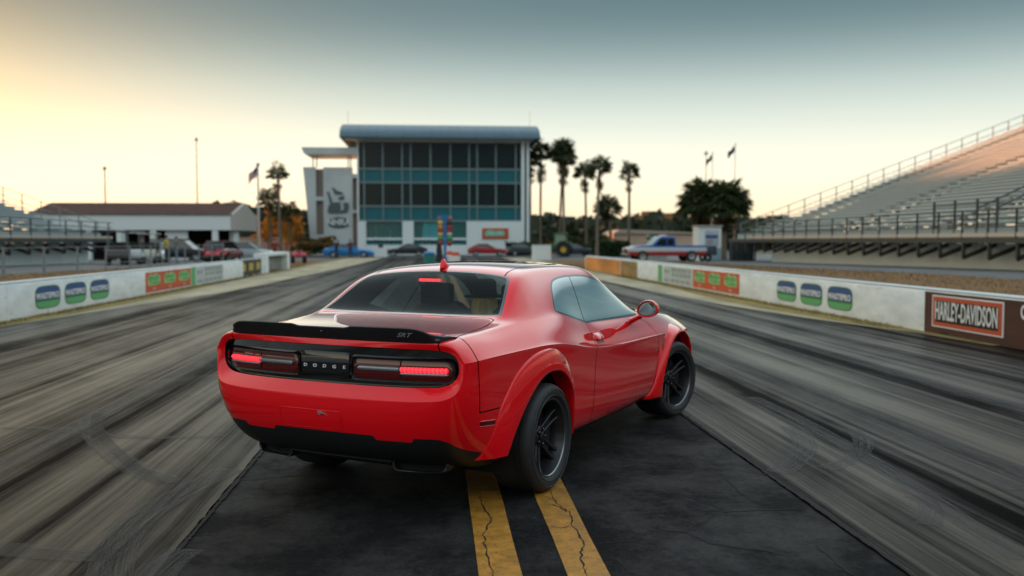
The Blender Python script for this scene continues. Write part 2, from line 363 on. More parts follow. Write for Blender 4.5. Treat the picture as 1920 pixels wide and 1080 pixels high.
CR = [[(330, 470), (345, 505), (420, 520), (520, 532), (620, 548), (700, 555), (830, 560)], [(780, 575), (830, 620), (890, 668)], [(480, 635), (640, 650), (720, 680), (800, 712)],
 [(650, 705), (800, 715), (960, 708), (1130, 705)], [(755, 718), (740, 750), (690, 775), (660, 795), (600, 788), (530, 785)], [(660, 795), (740, 835), (850, 850), (960, 865), (1040, 885)],
 [(1140, 845), (1190, 885), (1260, 945), (1290, 960)], [(320, 835), (400, 828), (500, 822)], [(440, 760), (465, 800)], [(400, 890), (440, 940), (500, 960)], [(850, 560), (930, 575), (985, 590)], [(705, 500), (745, 520), (760, 545)]]
for k, c in enumerate(CR):
    mb = MB(); ribbon(mb, px(c, 960, 600), .020, z=-.0035, seed=k); tag(mb.build('asphalt_crack', crack_m, fix=False), kind='structure')
for k, c in enumerate([[(890, 597), (940, 600), (1000, 595), (1090, 585), (1250, 582), (1420, 578)], [(1450, 470), (1500, 520), (1520, 560)]]):
    mb = MB(); ribbon(mb, px(c, 0, 600), .020, z=-.0035, seed=30 + k); tag(mb.build('asphalt_crack', crack_m, fix=False), kind='structure')
for k, (c, ox) in enumerate([([(145, 640), (160, 690), (205, 720), (215, 770), (245, 810), (265, 850), (265, 900), (280, 960), (300, 1010)], 960), ([(1800, 640), (1810, 690), (1845, 740), (1815, 800), (1830, 880), (1850, 950), (1850, 1010)], 0), ([(150, 770), (185, 780), (215, 770)], 960), ([(150, 690), (180, 700), (205, 720)], 960)]):
    mb = MB(); ribbon(mb, px(c, ox, 600), .010, .012, z=-.0005, seed=60 + k); tag(mb.build('paint_crack', crack_m, fix=False), kind='structure')
for k, x0 in enumerate((-1.372, 2.322)):                       # broken edge of the joints
    mb = MB(); ribbon(mb, [(x0, 1), (x0, 40)], .045, .0012, z=.0025, seed=90 + k); tag(mb.build('joint_edge', joint_m, fix=False), kind='structure')
# tyre marks: curved burnout tracks
def skid_mat(name, dens, sc):
    m = bpy.data.materials.new(name); m.use_nodes = True; N, L = nl(m); b = N['Principled BSDF']
    b.inputs['Base Color'].default_value = (.010, .010, .011, 1); b.inputs['Roughness'].default_value = .5
    uv = N.new('ShaderNodeTexCoord'); mp = N.new('ShaderNodeMapping'); mp.inputs['Scale'].default_value = sc; n = N.new('ShaderNodeTexNoise'); n.inputs['Scale'].default_value = 1; n.inputs['Detail'].default_value = 5
    L.new(uv.outputs['UV'], mp.inputs[0]); L.new(mp.outputs[0], n.inputs['Vector'])
    r = N.new('ShaderNodeMapRange'); r.inputs[1].default_value = .38; r.inputs[2].default_value = .66; r.inputs[3].default_value = 0; r.inputs[4].default_value = dens
    L.new(n.outputs['Fac'], r.inputs[0]); L.new(r.outputs[0], b.inputs['Alpha']); return m
skid_m = skid_mat('tyre_mark', .70, (46, 1.4, 1))
def skid(pts, w0, name='tyre_mark', z=.0035):
    P = smooth_poly2(pts, 10); me = bpy.data.meshes.new(name); v, f, uv = [], [], []; d = 0
    for k in range(len(P)):
        t = P[min(k + 1, len(P) - 1)] - P[max(k - 1, 0)]; nrm = np.array([-t[1], t[0]]) / (np.hypot(*t) + 1e-9)
        if k: d += np.hypot(*(P[k] - P[k - 1]))
        v += [(*(P[k] - nrm * w0 / 2), z), (*(P[k] + nrm * w0 / 2), z)]; uv += [(0, d), (1, d)]
        if k: f.append((2 * k - 2, 2 * k - 1, 2 * k + 1, 2 * k))
    me.from_pydata(v, [], f); ul = me.uv_layers.new()
    for p in me.polygons:
        for li in p.loop_indices: ul.data[li].uv = uv[me.loops[li].vertex_index]
    me.materials.append(skid_m); return tag(link(name, me), kind='structure')
def smooth_poly2(pts, k):
    P = np.array([tuple(p)[:2] for p in pts], float); n = len(P); out = []
    for i in range(n - 1):
        p0, p1, p2, p3 = P[max(i - 1, 0)], P[i], P[i + 1], P[min(i + 2, n - 1)]
        for t in np.arange(k) / k: out.append(.5 * (2 * p1 + (p2 - p0) * t + (2 * p0 - 5 * p1 + 4 * p2 - p3) * t * t + (3 * p1 - p0 - 3 * p2 + p3) * t ** 3))
    out.append(P[-1]); return np.array(out)
SK = [([(345, 350), (340, 400), (375, 460), (440, 515), (530, 570), (640, 610)], 0, .20), ([(370, 345), (362, 395), (395, 450), (465, 520), (560, 590), (650, 612)], 0, .10),
 ([(410, 990), (425, 900), (470, 800), (560, 720), (700, 640), (860, 560)], 0, .22), ([(0, 405), (200, 410), (420, 435), (640, 442), (860, 435)], 0, .12), ([(0, 860), (250, 880), (450, 885)], 0, .20), ([(560, 980), (640, 900), (700, 860)], 0, .22),
 ([(1000, 575), (1060, 530), (1095, 480), (1090, 440), (1040, 400)], 960, .20), ([(1180, 560), (1270, 520), (1315, 480), (1310, 440), (1270, 410)], 960, .16), ([(900, 290), (1050, 360), (1200, 440), (1400, 560), (1700, 760), (1920, 900)], 960, .16), ([(740, 180), (900, 230), (1200, 340), (1500, 470), (1920, 640)], 960, .20), ([(1560, 770), (1575, 730), (1560, 690), (1500, 660)], 960, .14)]
for l, ox, w0 in SK: skid([ground_at(ox + x / 2, 600 + y / 2) for x, y in l], w0)
for x0, w0, a, b in ((-3.1, .22, -4, 60), (-4.9, .26, -4, 75), (4.1, .24, -4, 75), (5.6, .26, -4, 80)):
    skid([(x0 + RNG.normal(0, .08), y) for y in np.linspace(a, b, 9)], w0, 'lane_rubber_mark', .0025)

# ------------------------------------------------------------------ barrier walls with their painted panels
wall_m = mat('white_barrier', (.78, .82, .82), .75, var=.13, vscale=1.3, bump=.15, bscale=18, stretch=(1, 1, 2.5))
cap_m = mat('barrier_cap', (.50, .55, .56), .7, var=.15, vscale=2)
orange_m = mat('orange_banner', (.60, .10, .035), .6, var=.12, vscale=3); brown_m = mat('brown_panel', (.075, .028, .018), .7, var=.3, vscale=2.5, bump=.1)
gold_m = mat('gold_banner', (.30, .19, .07), .6, var=.5, vscale=2.2); amber_m = mat('sunlit_banner', (.62, .24, .05), .6, var=.45, vscale=1.5, stretch=(1, 1.6, .3))
green_m = mat('green_print', (.12, .42, .16), .6); lime_m = mat('lime_print', (.40, .62, .22), .6); blue_m = mat('blue_print', (.03, .09, .26), .6); dkgreen_m = mat('dark_green_print', (.02, .16, .06), .6)
white_p = mat('white_print', (.72, .74, .72), .6); grey_p = mat('grey_print', (.28, .33, .33), .7); hd_or = mat('sign_orange', (.55, .09, .04), .5); black_p = mat('black_print', (.01, .01, .01), .5); dark_banner = mat('dark_banner', (.05, .05, .04), .7, var=.5, vscale=3); yel_p = mat('yellow_print', (.50, .36, .06), .6)
def barrier(label, X, side, y0, y1):
    """side +1: face looks to -X (right wall). Returns the thing and helpers to mount panels on its face."""
    t = thing('barrier_wall', label, 'barrier', (X, 0, 0))
    cuts = list(np.arange(y0, y1, 3.66)) + [y1]
    for a, b in zip(cuts, cuts[1:]):
        m = MB(); m.prism([(0, -.02), (side * .42, -.02), (side * .36, WH), (side * .02, WH), (0, .70)], a + .006, b - .006); m.build('wall_block', wall_m, t, bevel=.012)
        cube('cap_strip', cap_m, t, side * .012, side * .365, a + .004, b - .004, WH, WH + .022)
    return t
N, L = nl(wall_m); b_ = N['Principled BSDF']; src = b_.inputs['Base Color'].links[0].from_socket
tcw = N.new('ShaderNodeTexCoord'); spw = N.new('ShaderNodeSeparateXYZ'); L.new(tcw.outputs['Object'], spw.inputs[0])
nw = N.new('ShaderNodeTexNoise'); nw.inputs['Scale'].default_value = 5; nw.inputs['Detail'].default_value = 6; mpw = N.new('ShaderNodeMapping'); mpw.inputs['Scale'].default_value = (1, .35, 2.2); L.new(tcw.outputs['Object'], mpw.inputs[0]); L.new(mpw.outputs[0], nw.inputs['Vector'])
mrw = N.new('ShaderNodeMapRange'); mrw.inputs[1].default_value = .60; mrw.inputs[2].default_value = .74; mrw.inputs[3].default_value = 0; mrw.inputs[4].default_value = .35; L.new(nw.outputs['Fac'], mrw.inputs[0])
mxw = N.new('ShaderNodeMix'); mxw.data_type = 'RGBA'; L.new(mrw.outputs[0], mxw.inputs[0]); L.new(src, mxw.inputs[6]); mxw.inputs[7].default_value = (.20, .20, .18, 1); L.new(mxw.outputs[2], b_.inputs['Base Color'])
left_wall = barrier('long low white barrier wall along the left edge of the track', WXL, -1, -2, wall_y(456, WXL))
right_wall = barrier('long low barrier wall along the right edge of the track, brown at its near end', WXR, 1, -2, wall_y(1097, WXR))
def face(X, side, d=.006): return -side * d                     # local x of something d proud of the wall face
def panel(wall, side, name, m, ya, yb, z0, z1, d=.006, parent=None):
    x = -side * d; return cube(name, m, parent or wall, min(x, 0.0005 * side), max(x, .0005 * side), ya, yb, z0, z1)
def wtext(parent, side, body, size, m, y, z, d=.012, **k):
    return text('lettering', body, size, m, parent, (-side * d, y, z), (R(90), 0, R(-90) if side > 0 else R(90)), extrude=.002, **k)
def oval_badge(wall, side, ya, yb, z0, z1):
    """Rounded badge: blue over green with a pale name across it."""
    w_, h_ = abs(yb - ya), z1 - z0; yc, zc = (ya + yb) / 2, (z0 + z1) / 2
    def bulge(sx, sz): return [(yc + sx * w_ / 2 * math.copysign(abs(math.cos(t)) ** .42, math.cos(t)), zc + sz * h_ / 2 * math.copysign(abs(math.sin(t)) ** .55, math.sin(t))) for t in np.linspace(0, 2 * math.pi, 40, endpoint=False)]
    def pr(m, loop, d, name, par):
        x = -side * d; o = MB().prism([(a, b) for a, b in loop], min(x, 0), max(x, 0), 'yz').build(name, m, par); return o
    root = pr(white_p, bulge(1.06, 1.06), .004, 'badge', wall); pr(dkgreen_m, bulge(1, 1), .007, 'badge_rim', root)
    up = [(a, max(b, zc - .10 * h_)) for a, b in bulge(.93, .92)]; dn = [(a, min(b, zc - .18 * h_)) for a, b in bulge(.93, .92)]
    pr(blue_m, up, .010, 'badge_top', root); pr(green_m, dn, .010, 'badge_base', root)
    for q, (txt, yo) in enumerate((('WASTE', .18), ('PRO', -.27))):
        wtext(root, side, txt, h_ * .36, white_p, yc + side * yo * w_ * (1), zc + .05 * h_, .013, sx=w_ / h_ * .50, bold=.006)
def lyr(a, b): return tuple(sorted((wall_y(a, WXL), wall_y(b, WXL))))
def ryr(a, b): return tuple(sorted((wall_y(a, WXR), wall_y(b, WXR))))
for ya, yb in (lyr(64, 111), lyr(120, 160), lyr(168, 203)): oval_badge(left_wall, -1, ya, yb, .13, .64)
for ya, yb in (ryr(1553, 1600), ryr(1502, 1543), ryr(1458, 1494)): oval_badge(right_wall, 1, ya, yb, .13, .64)
def drink_banner(wall, side, ya, yb, z0=.07, z1=.68, n=3):
    b = panel(wall, side, 'orange_banner', orange_m, ya, yb, z0, z1); root = wall
    for k in range(n):
        yc = ya + (yb - ya) * (k + .5) / n; w_ = (yb - ya) / n
        m = MB(); x = -side * .010; m.prism([(yc + a * w_, z0 + (z1 - z0) * c) for a, c in ((-.36, .34), (-.37, .78), (-.20, .92), (-.08, .80), (.12, .95), (.22, .82), (.36, .80), (.37, .40), (.1, .32))], min(x, 0), max(x, 0), 'yz'); lg = m.build('banner_logo', lime_m, wall)
        wtext(wall, side, 'Mello', .20, green_m, yc, z0 + (z1 - z0) * .72, .013, sx=w_ * 1.6, shear=.2, bold=.008); wtext(wall, side, 'Yello', .20, green_m, yc, z0 + (z1 - z0) * .48, .013, sx=w_ * 1.6, shear=.2, bold=.008)
        wtext(wall, side, 'zero', .10, white_p, yc, z0 + (z1 - z0) * .16, .011, sx=1.6)
drink_banner(left_wall, -1, *lyr(272, 357)); drink_banner(right_wall, 1, *ryr(1300, 1387))
def small_print(wall, side, ya, yb, ybar0, ybar1):
    panel(wall, side, 'green_bar', green_m, ybar0, ybar1, .05, .70); panel(wall, side, 'pale_panel', mat('pale_banner', (.50, .54, .52), .7, var=.08, vscale=3), ya, yb, .06, .69, .005)
    rg = np.random.default_rng(int(ya * 10)); w_ = yb - ya      # print too blurred to read: grey word-sized blocks
    for z0, z1, f0, f1, n in ((.50, .64, .30, .98, 6), (.33, .46, .32, .96, 5), (.42, .56, .04, .26, 2), (.12, .22, .30, .95, 4), (.10, .20, .05, .24, 2)):
        for k in range(n):
            p = f0 + (f1 - f0) * k / n; q = p + (f1 - f0) / n * rg.uniform(.6, .85)
            y0, y1 = (ya + p * w_, ya + q * w_) if side < 0 else (yb - q * w_, yb - p * w_)
            panel(wall, side, 'faded_print', grey_p, y0, y1, z0, z1, .008)
small_print(left_wall, -1, *lyr(367, 418), *lyr(358, 366)); small_print(right_wall, 1, *ryr(1244, 1299), *ryr(1234, 1242))
panel(right_wall, 1, 'gold_banner', gold_m, *ryr(1164, 1195), .02, .72); panel(right_wall, 1, 'sunlit_banner', amber_m, *ryr(1098, 1163), .02, .72)  # the last panel's bright amber stands in for sunlight on it
# brown panel and the big bordered sign at the near end of the right wall
panel(right_wall, 1, 'brown_panel', brown_m, 6.5, wall_y(1736, WXR), -.01, .735, .005)
s0, s1 = ryr(1751, 1886); sc_ = (s0 + s1) / 2; sw_ = s1 - s0
sg = panel(right_wall, 1, 'sign_board', white_p, s0, s1, .13, .69, .016)
panel(right_wall, 1, 'sign_border', hd_or, s0 + .035, s1 - .035, .155, .665, .020); panel(right_wall, 1, 'sign_field', black_p, s0 + .13, s1 - .13, .225, .595, .024)
wtext(right_wall, 1, 'HARLEY-DAVIDSON', .44, white_p, sc_, .408, .030, sx=.224 * sw_, bold=.010)
wtext(right_wall, 1, 'O', .30, white_p, wall_y(1925, WXR), .56, .012, sx=.8, bold=.01)
for y, z in ((12.3, .08), (s1 - .5, .06)): panel(right_wall, 1, 'drain_slot', black_p, y, y + .22, z - .05, z, .010)
# the fence banner and white gate frame beyond the left wall
t = thing('fence_banner', 'dark banner with yellow print on a low rail past the white barrier wall', 'banner', (WXL, 0, 0))
for y in (43.0, 44.8, 46.6, 48.2): cube('post', cap_m, t, -.1, -.04, y - .03, y + .03, 0, .80)
cube('rail', cap_m, t, -.12, -.02, 42.85, 48.35, .76, .82)
for k, (a, b) in enumerate(((42.95, 44.7), (44.8, 46.5), (46.65, 48.2))):
    cube('banner_sheet', dark_banner, t, -.035, -.01, a, b, .06, .74); cube('yellow_print', yel_p, t, -.009, -.004, a + .3, b - .4, .25, .60)
t = thing('gate_frame', 'white painted open frame standing past the end of the left barrier', 'gate', (WXL, 0, 0))
for y0_, y1_ in ((48.8, 49.6), (55.8, 56.6)): cube('post', wall_m, t, -.5, .12, y0_, y1_, 0, .86)
cube('top_beam', wall_m, t, -.5, .12, 48.8, 56.6, .86, 1.02); cube('back_panel', mat('gate_mesh', (.25, .27, .25), .8, var=.3, vscale=3), t, -.3, -.26, 49.6, 55.8, .05, .86)

# ------------------------------------------------------------------ grandstands
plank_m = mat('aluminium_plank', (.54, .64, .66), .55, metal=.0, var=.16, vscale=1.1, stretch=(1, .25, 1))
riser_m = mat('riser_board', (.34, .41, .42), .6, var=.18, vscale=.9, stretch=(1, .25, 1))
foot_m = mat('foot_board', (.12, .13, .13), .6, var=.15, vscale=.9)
steel_m = mat('dark_steel', (.035, .045, .045), .6, var=.2, vscale=2); beam_m = mat('rusty_beam', (.055, .045, .04), .7, var=.3, vscale=2)
rail_m = mat('grey_rail', (.22, .24, .24), .5, metal=.3); fascia_m = mat('tan_fascia', (.50, .44, .36), .7, var=.12, vscale=1); aisle_m = mat('aisle_step', (.16, .17, .17), .6)
white_wall = mat('white_block_wall', (.66, .76, .76), .8, var=.14, vscale=.8, bump=.1, stretch=(1, .5, 1))
RUN, RISE, DZ = .61, .23, 1.80
def grandstand(label, X, s, y_far, y_near, rows, segs, seen, posts, zg, post_from):
    """s = +1 to the right of the track. segs: plank runs between aisles; seen: how many of them show (each plank a part)."""
    t = thing('grandstand', label, 'grandstand', (X, 0, 0))
    def bx(name, m, xa, xb, ya, yb, za, zb): return cube(name, m, t, min(s * xa, s * xb), max(s * xa, s * xb), ya, yb, za, zb)
    hid = {'seat': MB(), 'riser': MB(), 'foot': MB()}
    for k in range(rows):
        x, z = .95 + RUN * k, DZ + RISE * k
        for q, (a, b) in enumerate(segs):
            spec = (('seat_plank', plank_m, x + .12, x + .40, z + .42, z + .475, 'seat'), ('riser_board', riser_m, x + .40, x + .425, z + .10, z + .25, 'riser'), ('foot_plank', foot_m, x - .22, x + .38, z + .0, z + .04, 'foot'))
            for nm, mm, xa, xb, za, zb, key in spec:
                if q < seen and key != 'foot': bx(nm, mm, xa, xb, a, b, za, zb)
                else: hid[key].box(min(s * xa, s * xb), max(s * xa, s * xb), a, b, za, zb)
    for key, mm, nm in (('seat', plank_m, 'far_seat_planks'), ('riser', riser_m, 'far_riser_boards'), ('foot', foot_m, 'foot_planks')):
        if hid[key].v: tag(hid[key].build(nm, mm, t, fix=False), kind='stuff')
    aisles = [(segs[q + 1][1], segs[q][0]) for q in range(len(segs) - 1)]
    m = MB()
    for a, b in aisles:
        for k in range(rows):
            x, z = .95 + RUN * k, DZ + RISE * k; m.box(min(s * (x - .25), s * (x + .4)), max(s * (x - .25), s * (x + .4)), a, b, z - .02, z + .02); m.box(min(s * (x + .08), s * (x + .4)), max(s * (x + .08), s * (x + .4)), a + .1, b - .1, z + .10, z + .13)
    if m.v: tag(m.build('aisle_steps', aisle_m, t, fix=False), kind='stuff')
    # front walkway and its railing
    bx('walkway', foot_m, 0, .75, y_near, y_far, DZ - .05, DZ); bx('fascia_board', fascia_m, -.03, -.005, y_near, y_far - 4.5 if s > 0 else y_far, DZ + .01, DZ + .17); bx('edge_beam', steel_m, .0, .14, y_near, y_far, DZ - .24, DZ - .052)
    for z in (.40, .74, 1.07): bx('rail', steel_m, -.025, .015, y_near, y_far, DZ + z - .022, DZ + z + .022)
    bx('kick_board', riser_m, .72, .75, y_near, y_far, DZ + .02, DZ + .36)
    for k, y in enumerate(posts):
        bx('rail_post', steel_m, -.035, .03, y - .035, y + .035, DZ - .05, DZ + 1.09)
        bx('column', steel_m, .02, .14, y - .05, y + .05, .95, DZ - .24)
        mm = MB(); n = rows * RUN + 1.2; mm.bar((s * .05, y, .95), (s * n, y, .95 + (n - .05) * RISE / RUN), .10, .17); mm.build('raker_beam', beam_m, t)
        for d in (6, 12, 18, 24):
            if d < n: bx('back_column', steel_m, d - .08, d + .08, y - .08, y + .08, zg(X + s * d, y) - .05, .85 + d * RISE / RUN)
        if k < 3: bx('footing', riser_m, -.06, .22, y - .17, y + .17, zg(X, y) - .05, .95)
    # sloping end rail with posts every second row, and a rail along the top
    m = MB(); L_ = rows * RUN
    for k in range(0, rows + 1, 2):
        x, z = .95 + RUN * k, DZ + RISE * k; bx('end_post', rail_m, x - .03, x + .03, y_far - .03, y_far + .03, z, z + 1.18)
    for h in (.62, 1.15):
        m = MB(); m.bar((s * .95, y_far, DZ + h), (s * (.95 + L_), y_far, DZ + h + RISE * rows), .045, .045); m.build('end_rail', rail_m, t)
    bx('back_rail', rail_m, L_ + 1.0, L_ + 1.05, y_near, y_far, DZ + RISE * rows + 1.1, DZ + RISE * rows + 1.15)
    bx('back_board', riser_m, L_ + 1.06, L_ + 1.10, y_near, y_far, DZ + RISE * rows - .4, DZ + RISE * rows + .8)
    return t
pr = [68.7 - .5 - 1.83 * k for k in range(22)]
segR = [(65.3, 68.7), (53.7, 64.1), (42.1, 52.5), (30.5, 40.9), (18.9, 29.3), (7.3, 17.7), (-4.3, 6.1), (-15.9, -5.5)]
standR = grandstand('large grandstand of pale metal benches on the right, its top rows in sunlight', 21.8, 1, 68.7, -15.9, 40, segR, 3, sorted([35.6 + 1.83 * k for k in range(-9, 18)]), zr_, 0)
segL = [(55.0, 65.8), (43.4, 54.2), (31.8, 42.6), (20.2, 31.0), (8.6, 19.4), (-3.0, 7.8)]
standL = grandstand('grandstand of pale metal benches on the left, in shade', -21.9, -1, 66.0, -3.0, 38, segL, 2, sorted([65.3 - 2.44 * k for k in range(26)]), zl_, 0)
# stairs and landing frame at the right stand
t = thing('stair_railing', 'dark metal stair and gate railing in front of the right grandstand benches', 'railing', (21.8, 0, 0))
for y in (36.2, 37.6, 39.3, 41.0):
    cube('post', steel_m, t, .7, .78, y - .04, y + .04, DZ, DZ + 1.6)
for z in (.5, .95, 1.4): cube('rail', steel_m, t, .71, .77, 36.2, 41.0, DZ + z - .025, DZ + z + .025)
m = MB(); m.bar((.9, 36.4, DZ + 1.2), (4.6, 36.4, DZ + 2.9), .07, .07); m.build('sloping_rail', steel_m, t)
m = MB(); m.bar((.9, 37.9, DZ + 1.2), (4.6, 37.9, DZ + 2.9), .07, .07); m.build('sloping_rail', steel_m, t)
for x in (2.2, 3.4, 4.6): cube('post', steel_m, t, x - .04, x + .04, 36.36, 36.44, DZ + .6, DZ + 1.2 + (x - .9) * .46)
# white block walls under the stands
for X, s, y0, y1, lab in ((23.3, 1, 25, 63.6, 'white block wall under the right grandstand'), (-23.4, -1, 12, 65.2, 'white block wall under the left grandstand')):
    t = thing('block_wall', lab, 'wall', (X, 0, 0)); n = 12; c = np.linspace(y0, y1, n + 1)
    for a, b in zip(c, c[1:]): cube('wall_panel', white_wall, t, 0, .2, a + .004, b - .004, -.1, 1.52)
# chain-link fence on the left bank
t = thing('chain_link_fence', 'thin wire fence with steel posts on the grass behind the left barrier', 'fence', (-13.2, 0, 0))
for y in np.arange(24, 63, 3.0): cube('post', rail_m, t, -.03, .03, y - .03, y + .03, 0, 1.45)
for z in (.75, 1.42): cube('wire_rail', rail_m, t, -.012, .012, 24, 60, z - .012, z + .012)

# ------------------------------------------------------------------ control tower building
BY = 112.0; BS = FPX / BY
def bX(u): return ratio(u) * BY
def bZ(v): return CAMH + (452 - v) / BS
bw = mat('white_render', (.70, .75, .75), .8, var=.06, vscale=.5); conc = mat('grey_render', (.50, .54, .54), .85, var=.12, vscale=.35, bump=.1)
roofm = mat('blue_grey_metal', (.085, .145, .185), .5, metal=.1, var=.1, vscale=.6); teal = mat('teal_spandrel', (.010, .125, .150), .25, var=.1, vscale=.4)
dglass = mat('dark_window_glass', (.006, .011, .013), .08, var=.8, vscale=.35); gglass = mat('green_window_glass', (.03, .12, .12), .10, coat=.6); mull = mat('grey_mullion', (.15, .22, .23), .5)
slot_m = mat('brown_recess', (.21, .165, .135), .8, var=.2, vscale=.5); soff = mat('soffit', (.40, .43, .42), .8); lit_glass = mat('cyan_window_glass', (.05, .30, .33), .1, coat=.5)
emb_m = mat('emblem_grey', (.075, .10, .11), .6); sign_orange = mat('wall_sign_orange', (.50, .075, .02), .6); sign_green = mat('wall_sign_green', (.16, .52, .36), .6)
tw = thing('control_tower', 'three-storey glass control tower with a curved blue-grey roof at the end of the track', 'building', (0, BY, 0))
x0, x1 = bX(672), bX(988)
cube('core_wall', bw, tw, x0 + .3, x1 - .4, .5, 14, 0, bZ(264))
# barrel roof: curved sheet panels, then an eave
ra, rb = bX(642), bX(1009); zt, ze = bZ(227), bZ(261); n = 22
prof = [(-1.6 + 17.2 * t, ze + (zt - ze) * math.sin(math.pi * t) ** .5) for t in (0, .004, .012, .025, .045, .07, .1, .14, .2, .28, .37, .5, .63, .75, .86, .94, 1)]
xs = np.linspace(ra, rb, n + 1)
for a, b in zip(xs, xs[1:]):
    def endc(x): e = min(x - ra, rb - x); return 0 if e > 2.0 else 0
    m = MB(); m.grid([[(a + .012, y, z), (b - .012, y, z)] for y, z in prof]); m.grid([[(a + .012, y, z - .18), (b - .012, y, z - .18)] for y, z in prof[::-1]]); m.grid([[(a + .012, prof[0][0], prof[0][1]), (b - .012, prof[0][0], prof[0][1])], [(a + .012, prof[0][0], prof[0][1] - .18), (b - .012, prof[0][0], prof[0][1] - .18)]])
    m.build('roof_panel', roofm, tw, smooth=True)
for xe in (ra, rb):
    m = MB(); m.prism([(y, z) for y, z in prof] + [(prof[-1][0], ze - .2), (prof[0][0], ze - .2)], xe - .06, xe + .06, 'yz'); m.build('roof_end', roofm, tw)
cube('eave_soffit', soff, tw, ra + .4, rb - .6, -1.2, 1.0, ze - .28, ze - .02); cube('fascia', bw, tw, x0 - .1, x1 + .4, -.35, .6, bZ(268), ze - .29)
# curtain wall: bands between the mullions
MX = [bX(u) for u in (674, 684, 719, 755, 771, 808, 845, 880, 895, 930, 967, 977)]
for za, zb, mm, nm in ((bZ(318), bZ(269), dglass, 'window'), (bZ(343), bZ(319), teal, 'spandrel'), (bZ(387), bZ(344), dglass, 'window'), (bZ(414), bZ(388), teal, 'spandrel')):
    for a, b in zip(MX, MX[1:]): cube(nm, mm, tw, a + .05, b - .05, .12, .45, za + .05, zb - .05)
for a in MX[1:-1]: cube('mullion', mull, tw, a - .09, a + .09, -.05, .40, bZ(414), bZ(267))
for v in (318.5, 343.5, 387.5, 414.5): cube('transom', mull, tw, MX[0], MX[-1], -.03, .42, bZ(v) - .11, bZ(v) + .11)
cube('corner_pier', bw, tw, bX(977), bX(983), -.3, 2, 0, ze - .3); cube('side_glass', dglass, tw, bX(983), bX(987), .6, 6, .4, ze - .6); cube('corner_pier', bw, tw, bX(987), bX(992), -.1, 1.2, 0, ze - .3)
cube('corner_pier', bw, tw, bX(671), bX(674), -.2, 2, bZ(414), ze - .3)
# ground floor
for a, b, mm in ((687, 704, gglass), (706, 730, gglass), (732, 755, gglass), (776, 792, gglass), (794, 806, lit_glass), (808, 820, lit_glass), (822, 846, gglass), (848, 875, gglass)):
    cube('window', mm, tw, bX(a), bX(b), .20, .45, bZ(446), bZ(418)); cube('spandrel', teal, tw, bX(a), bX(b), .15, .45, bZ(459), bZ(450))
for a, b in ((671, 687), (755, 776)): cube('column', bw, tw, bX(a), bX(b), -.25, .5, 0, bZ(415))
for a, b in ((687, 755), (776, 875)): cube('sill', bw, tw, bX(a), bX(b), -.10, .48, bZ(450), bZ(446)); cube('base_wall', bw, tw, bX(a), bX(b), -.05, .45, 0, bZ(459))
cube('blank_wall', bw, tw, bX(875), bX(977), -.20, .5, 0, bZ(415))
sg = cube('sign_board', sign_orange, tw, bX(904), bX(953), -.32, -.21, bZ(448), bZ(428))
m = MB(); m.prism([(bX(a), bZ(b)) for a, b in ((909, 443), (909, 436), (913, 432), (921, 431), (928, 434), (936, 432), (944, 433), (947, 437), (945, 442), (930, 443))], -.36, -.33); m.build('sign_logo', sign_green, tw)
text('sign_lettering', 'Mello Yello', .62, white_p, tw, (bX(928), -.38, bZ(438)), (R(90), 0, 0), extrude=.02, sx=.62, shear=.2)
# left wing: leaning wall with slots, emblem and a floating canopy
WY = .8
wall_poly = [(568, 315), (592, 315), (592, 440), (606, 440), (606, 315), (661, 315), (661, 478), (583, 478)]
for pl in ([(568, 315), (592, 315), (592, 478), (583, 478)], [(592, 440), (606, 440), (606, 478), (592, 478)], [(592, 370), (606, 370), (606, 377), (592, 377)], [(606, 315), (661, 315), (661, 478), (606, 478)], [(661, 327), (672, 327), (672, 335), (661, 335)], [(661, 394), (672, 394), (672, 400), (661, 400)]):
    m = MB(); m.prism([(bX(a), bZ(b)) for a, b in pl], WY, WY + .6); m.build('wing_wall', conc, tw)
for a, b, c, d in ((592, 606, 318, 370), (592, 606, 377, 440), (661, 672, 335, 394), (661, 672, 400, 478)): cube('recess', slot_m, tw, bX(a), bX(b), WY + .45, WY + .55, bZ(d), bZ(c))
m = MB(); m.prism([(bX(568), bZ(280)), (bX(572), bZ(291)), (bX(576), bZ(293)), (bX(671), bZ(293)), (bX(671), bZ(280))], -.3, 6); m.build('canopy', conc, tw)
for u in (587, 594, 653, 658): cube('canopy_post', mull, tw, bX(u) - .06, bX(u) + .06, WY + .2, WY + .32, bZ(315), bZ(293))
# emblem: a fuel dragster seen from the front quarter, and an oval name badge
def epoly(l, nm): m = MB(); m.prism([(bX(600 + a / 10.8), bZ(340 + b / 10.8)) for a, b in l], WY - .10, WY - .002); return m.build(nm, emb_m, tw)
epoly([(130, 215), (185, 230), (240, 400), (250, 450), (195, 450), (175, 330)], 'emblem_mark'); epoly([(240, 130), (285, 140), (330, 195), (450, 230), (470, 265), (400, 275), (300, 275)], 'emblem_mark'); epoly([(360, 345), (410, 320), (480, 300), (500, 350), (450, 385), (380, 380)], 'emblem_mark')
epoly([(150, 620), (170, 500), (230, 440), (330, 430), (410, 430), (420, 560), (400, 600), (480, 580), (470, 450), (520, 430), (580, 450), (585, 550), (540, 640), (400, 655), (200, 655)], 'emblem_mark')
m = MB(); m.prism([(bX(600 + (375 + 230 * math.cos(t)) / 10.8), bZ(340 + (840 + 115 * math.sin(t)) / 10.8)) for t in np.linspace(0, 2 * math.pi, 28, endpoint=False)], WY - .08, WY - .002); m.build('oval_badge', emb_m, tw)
text('badge_lettering', 'NHRA', 1.05, bw, tw, (bX(634.5), WY - .12, bZ(417.5)), (R(90), 0, 0), extrude=.02, sx=.95, bold=.02)

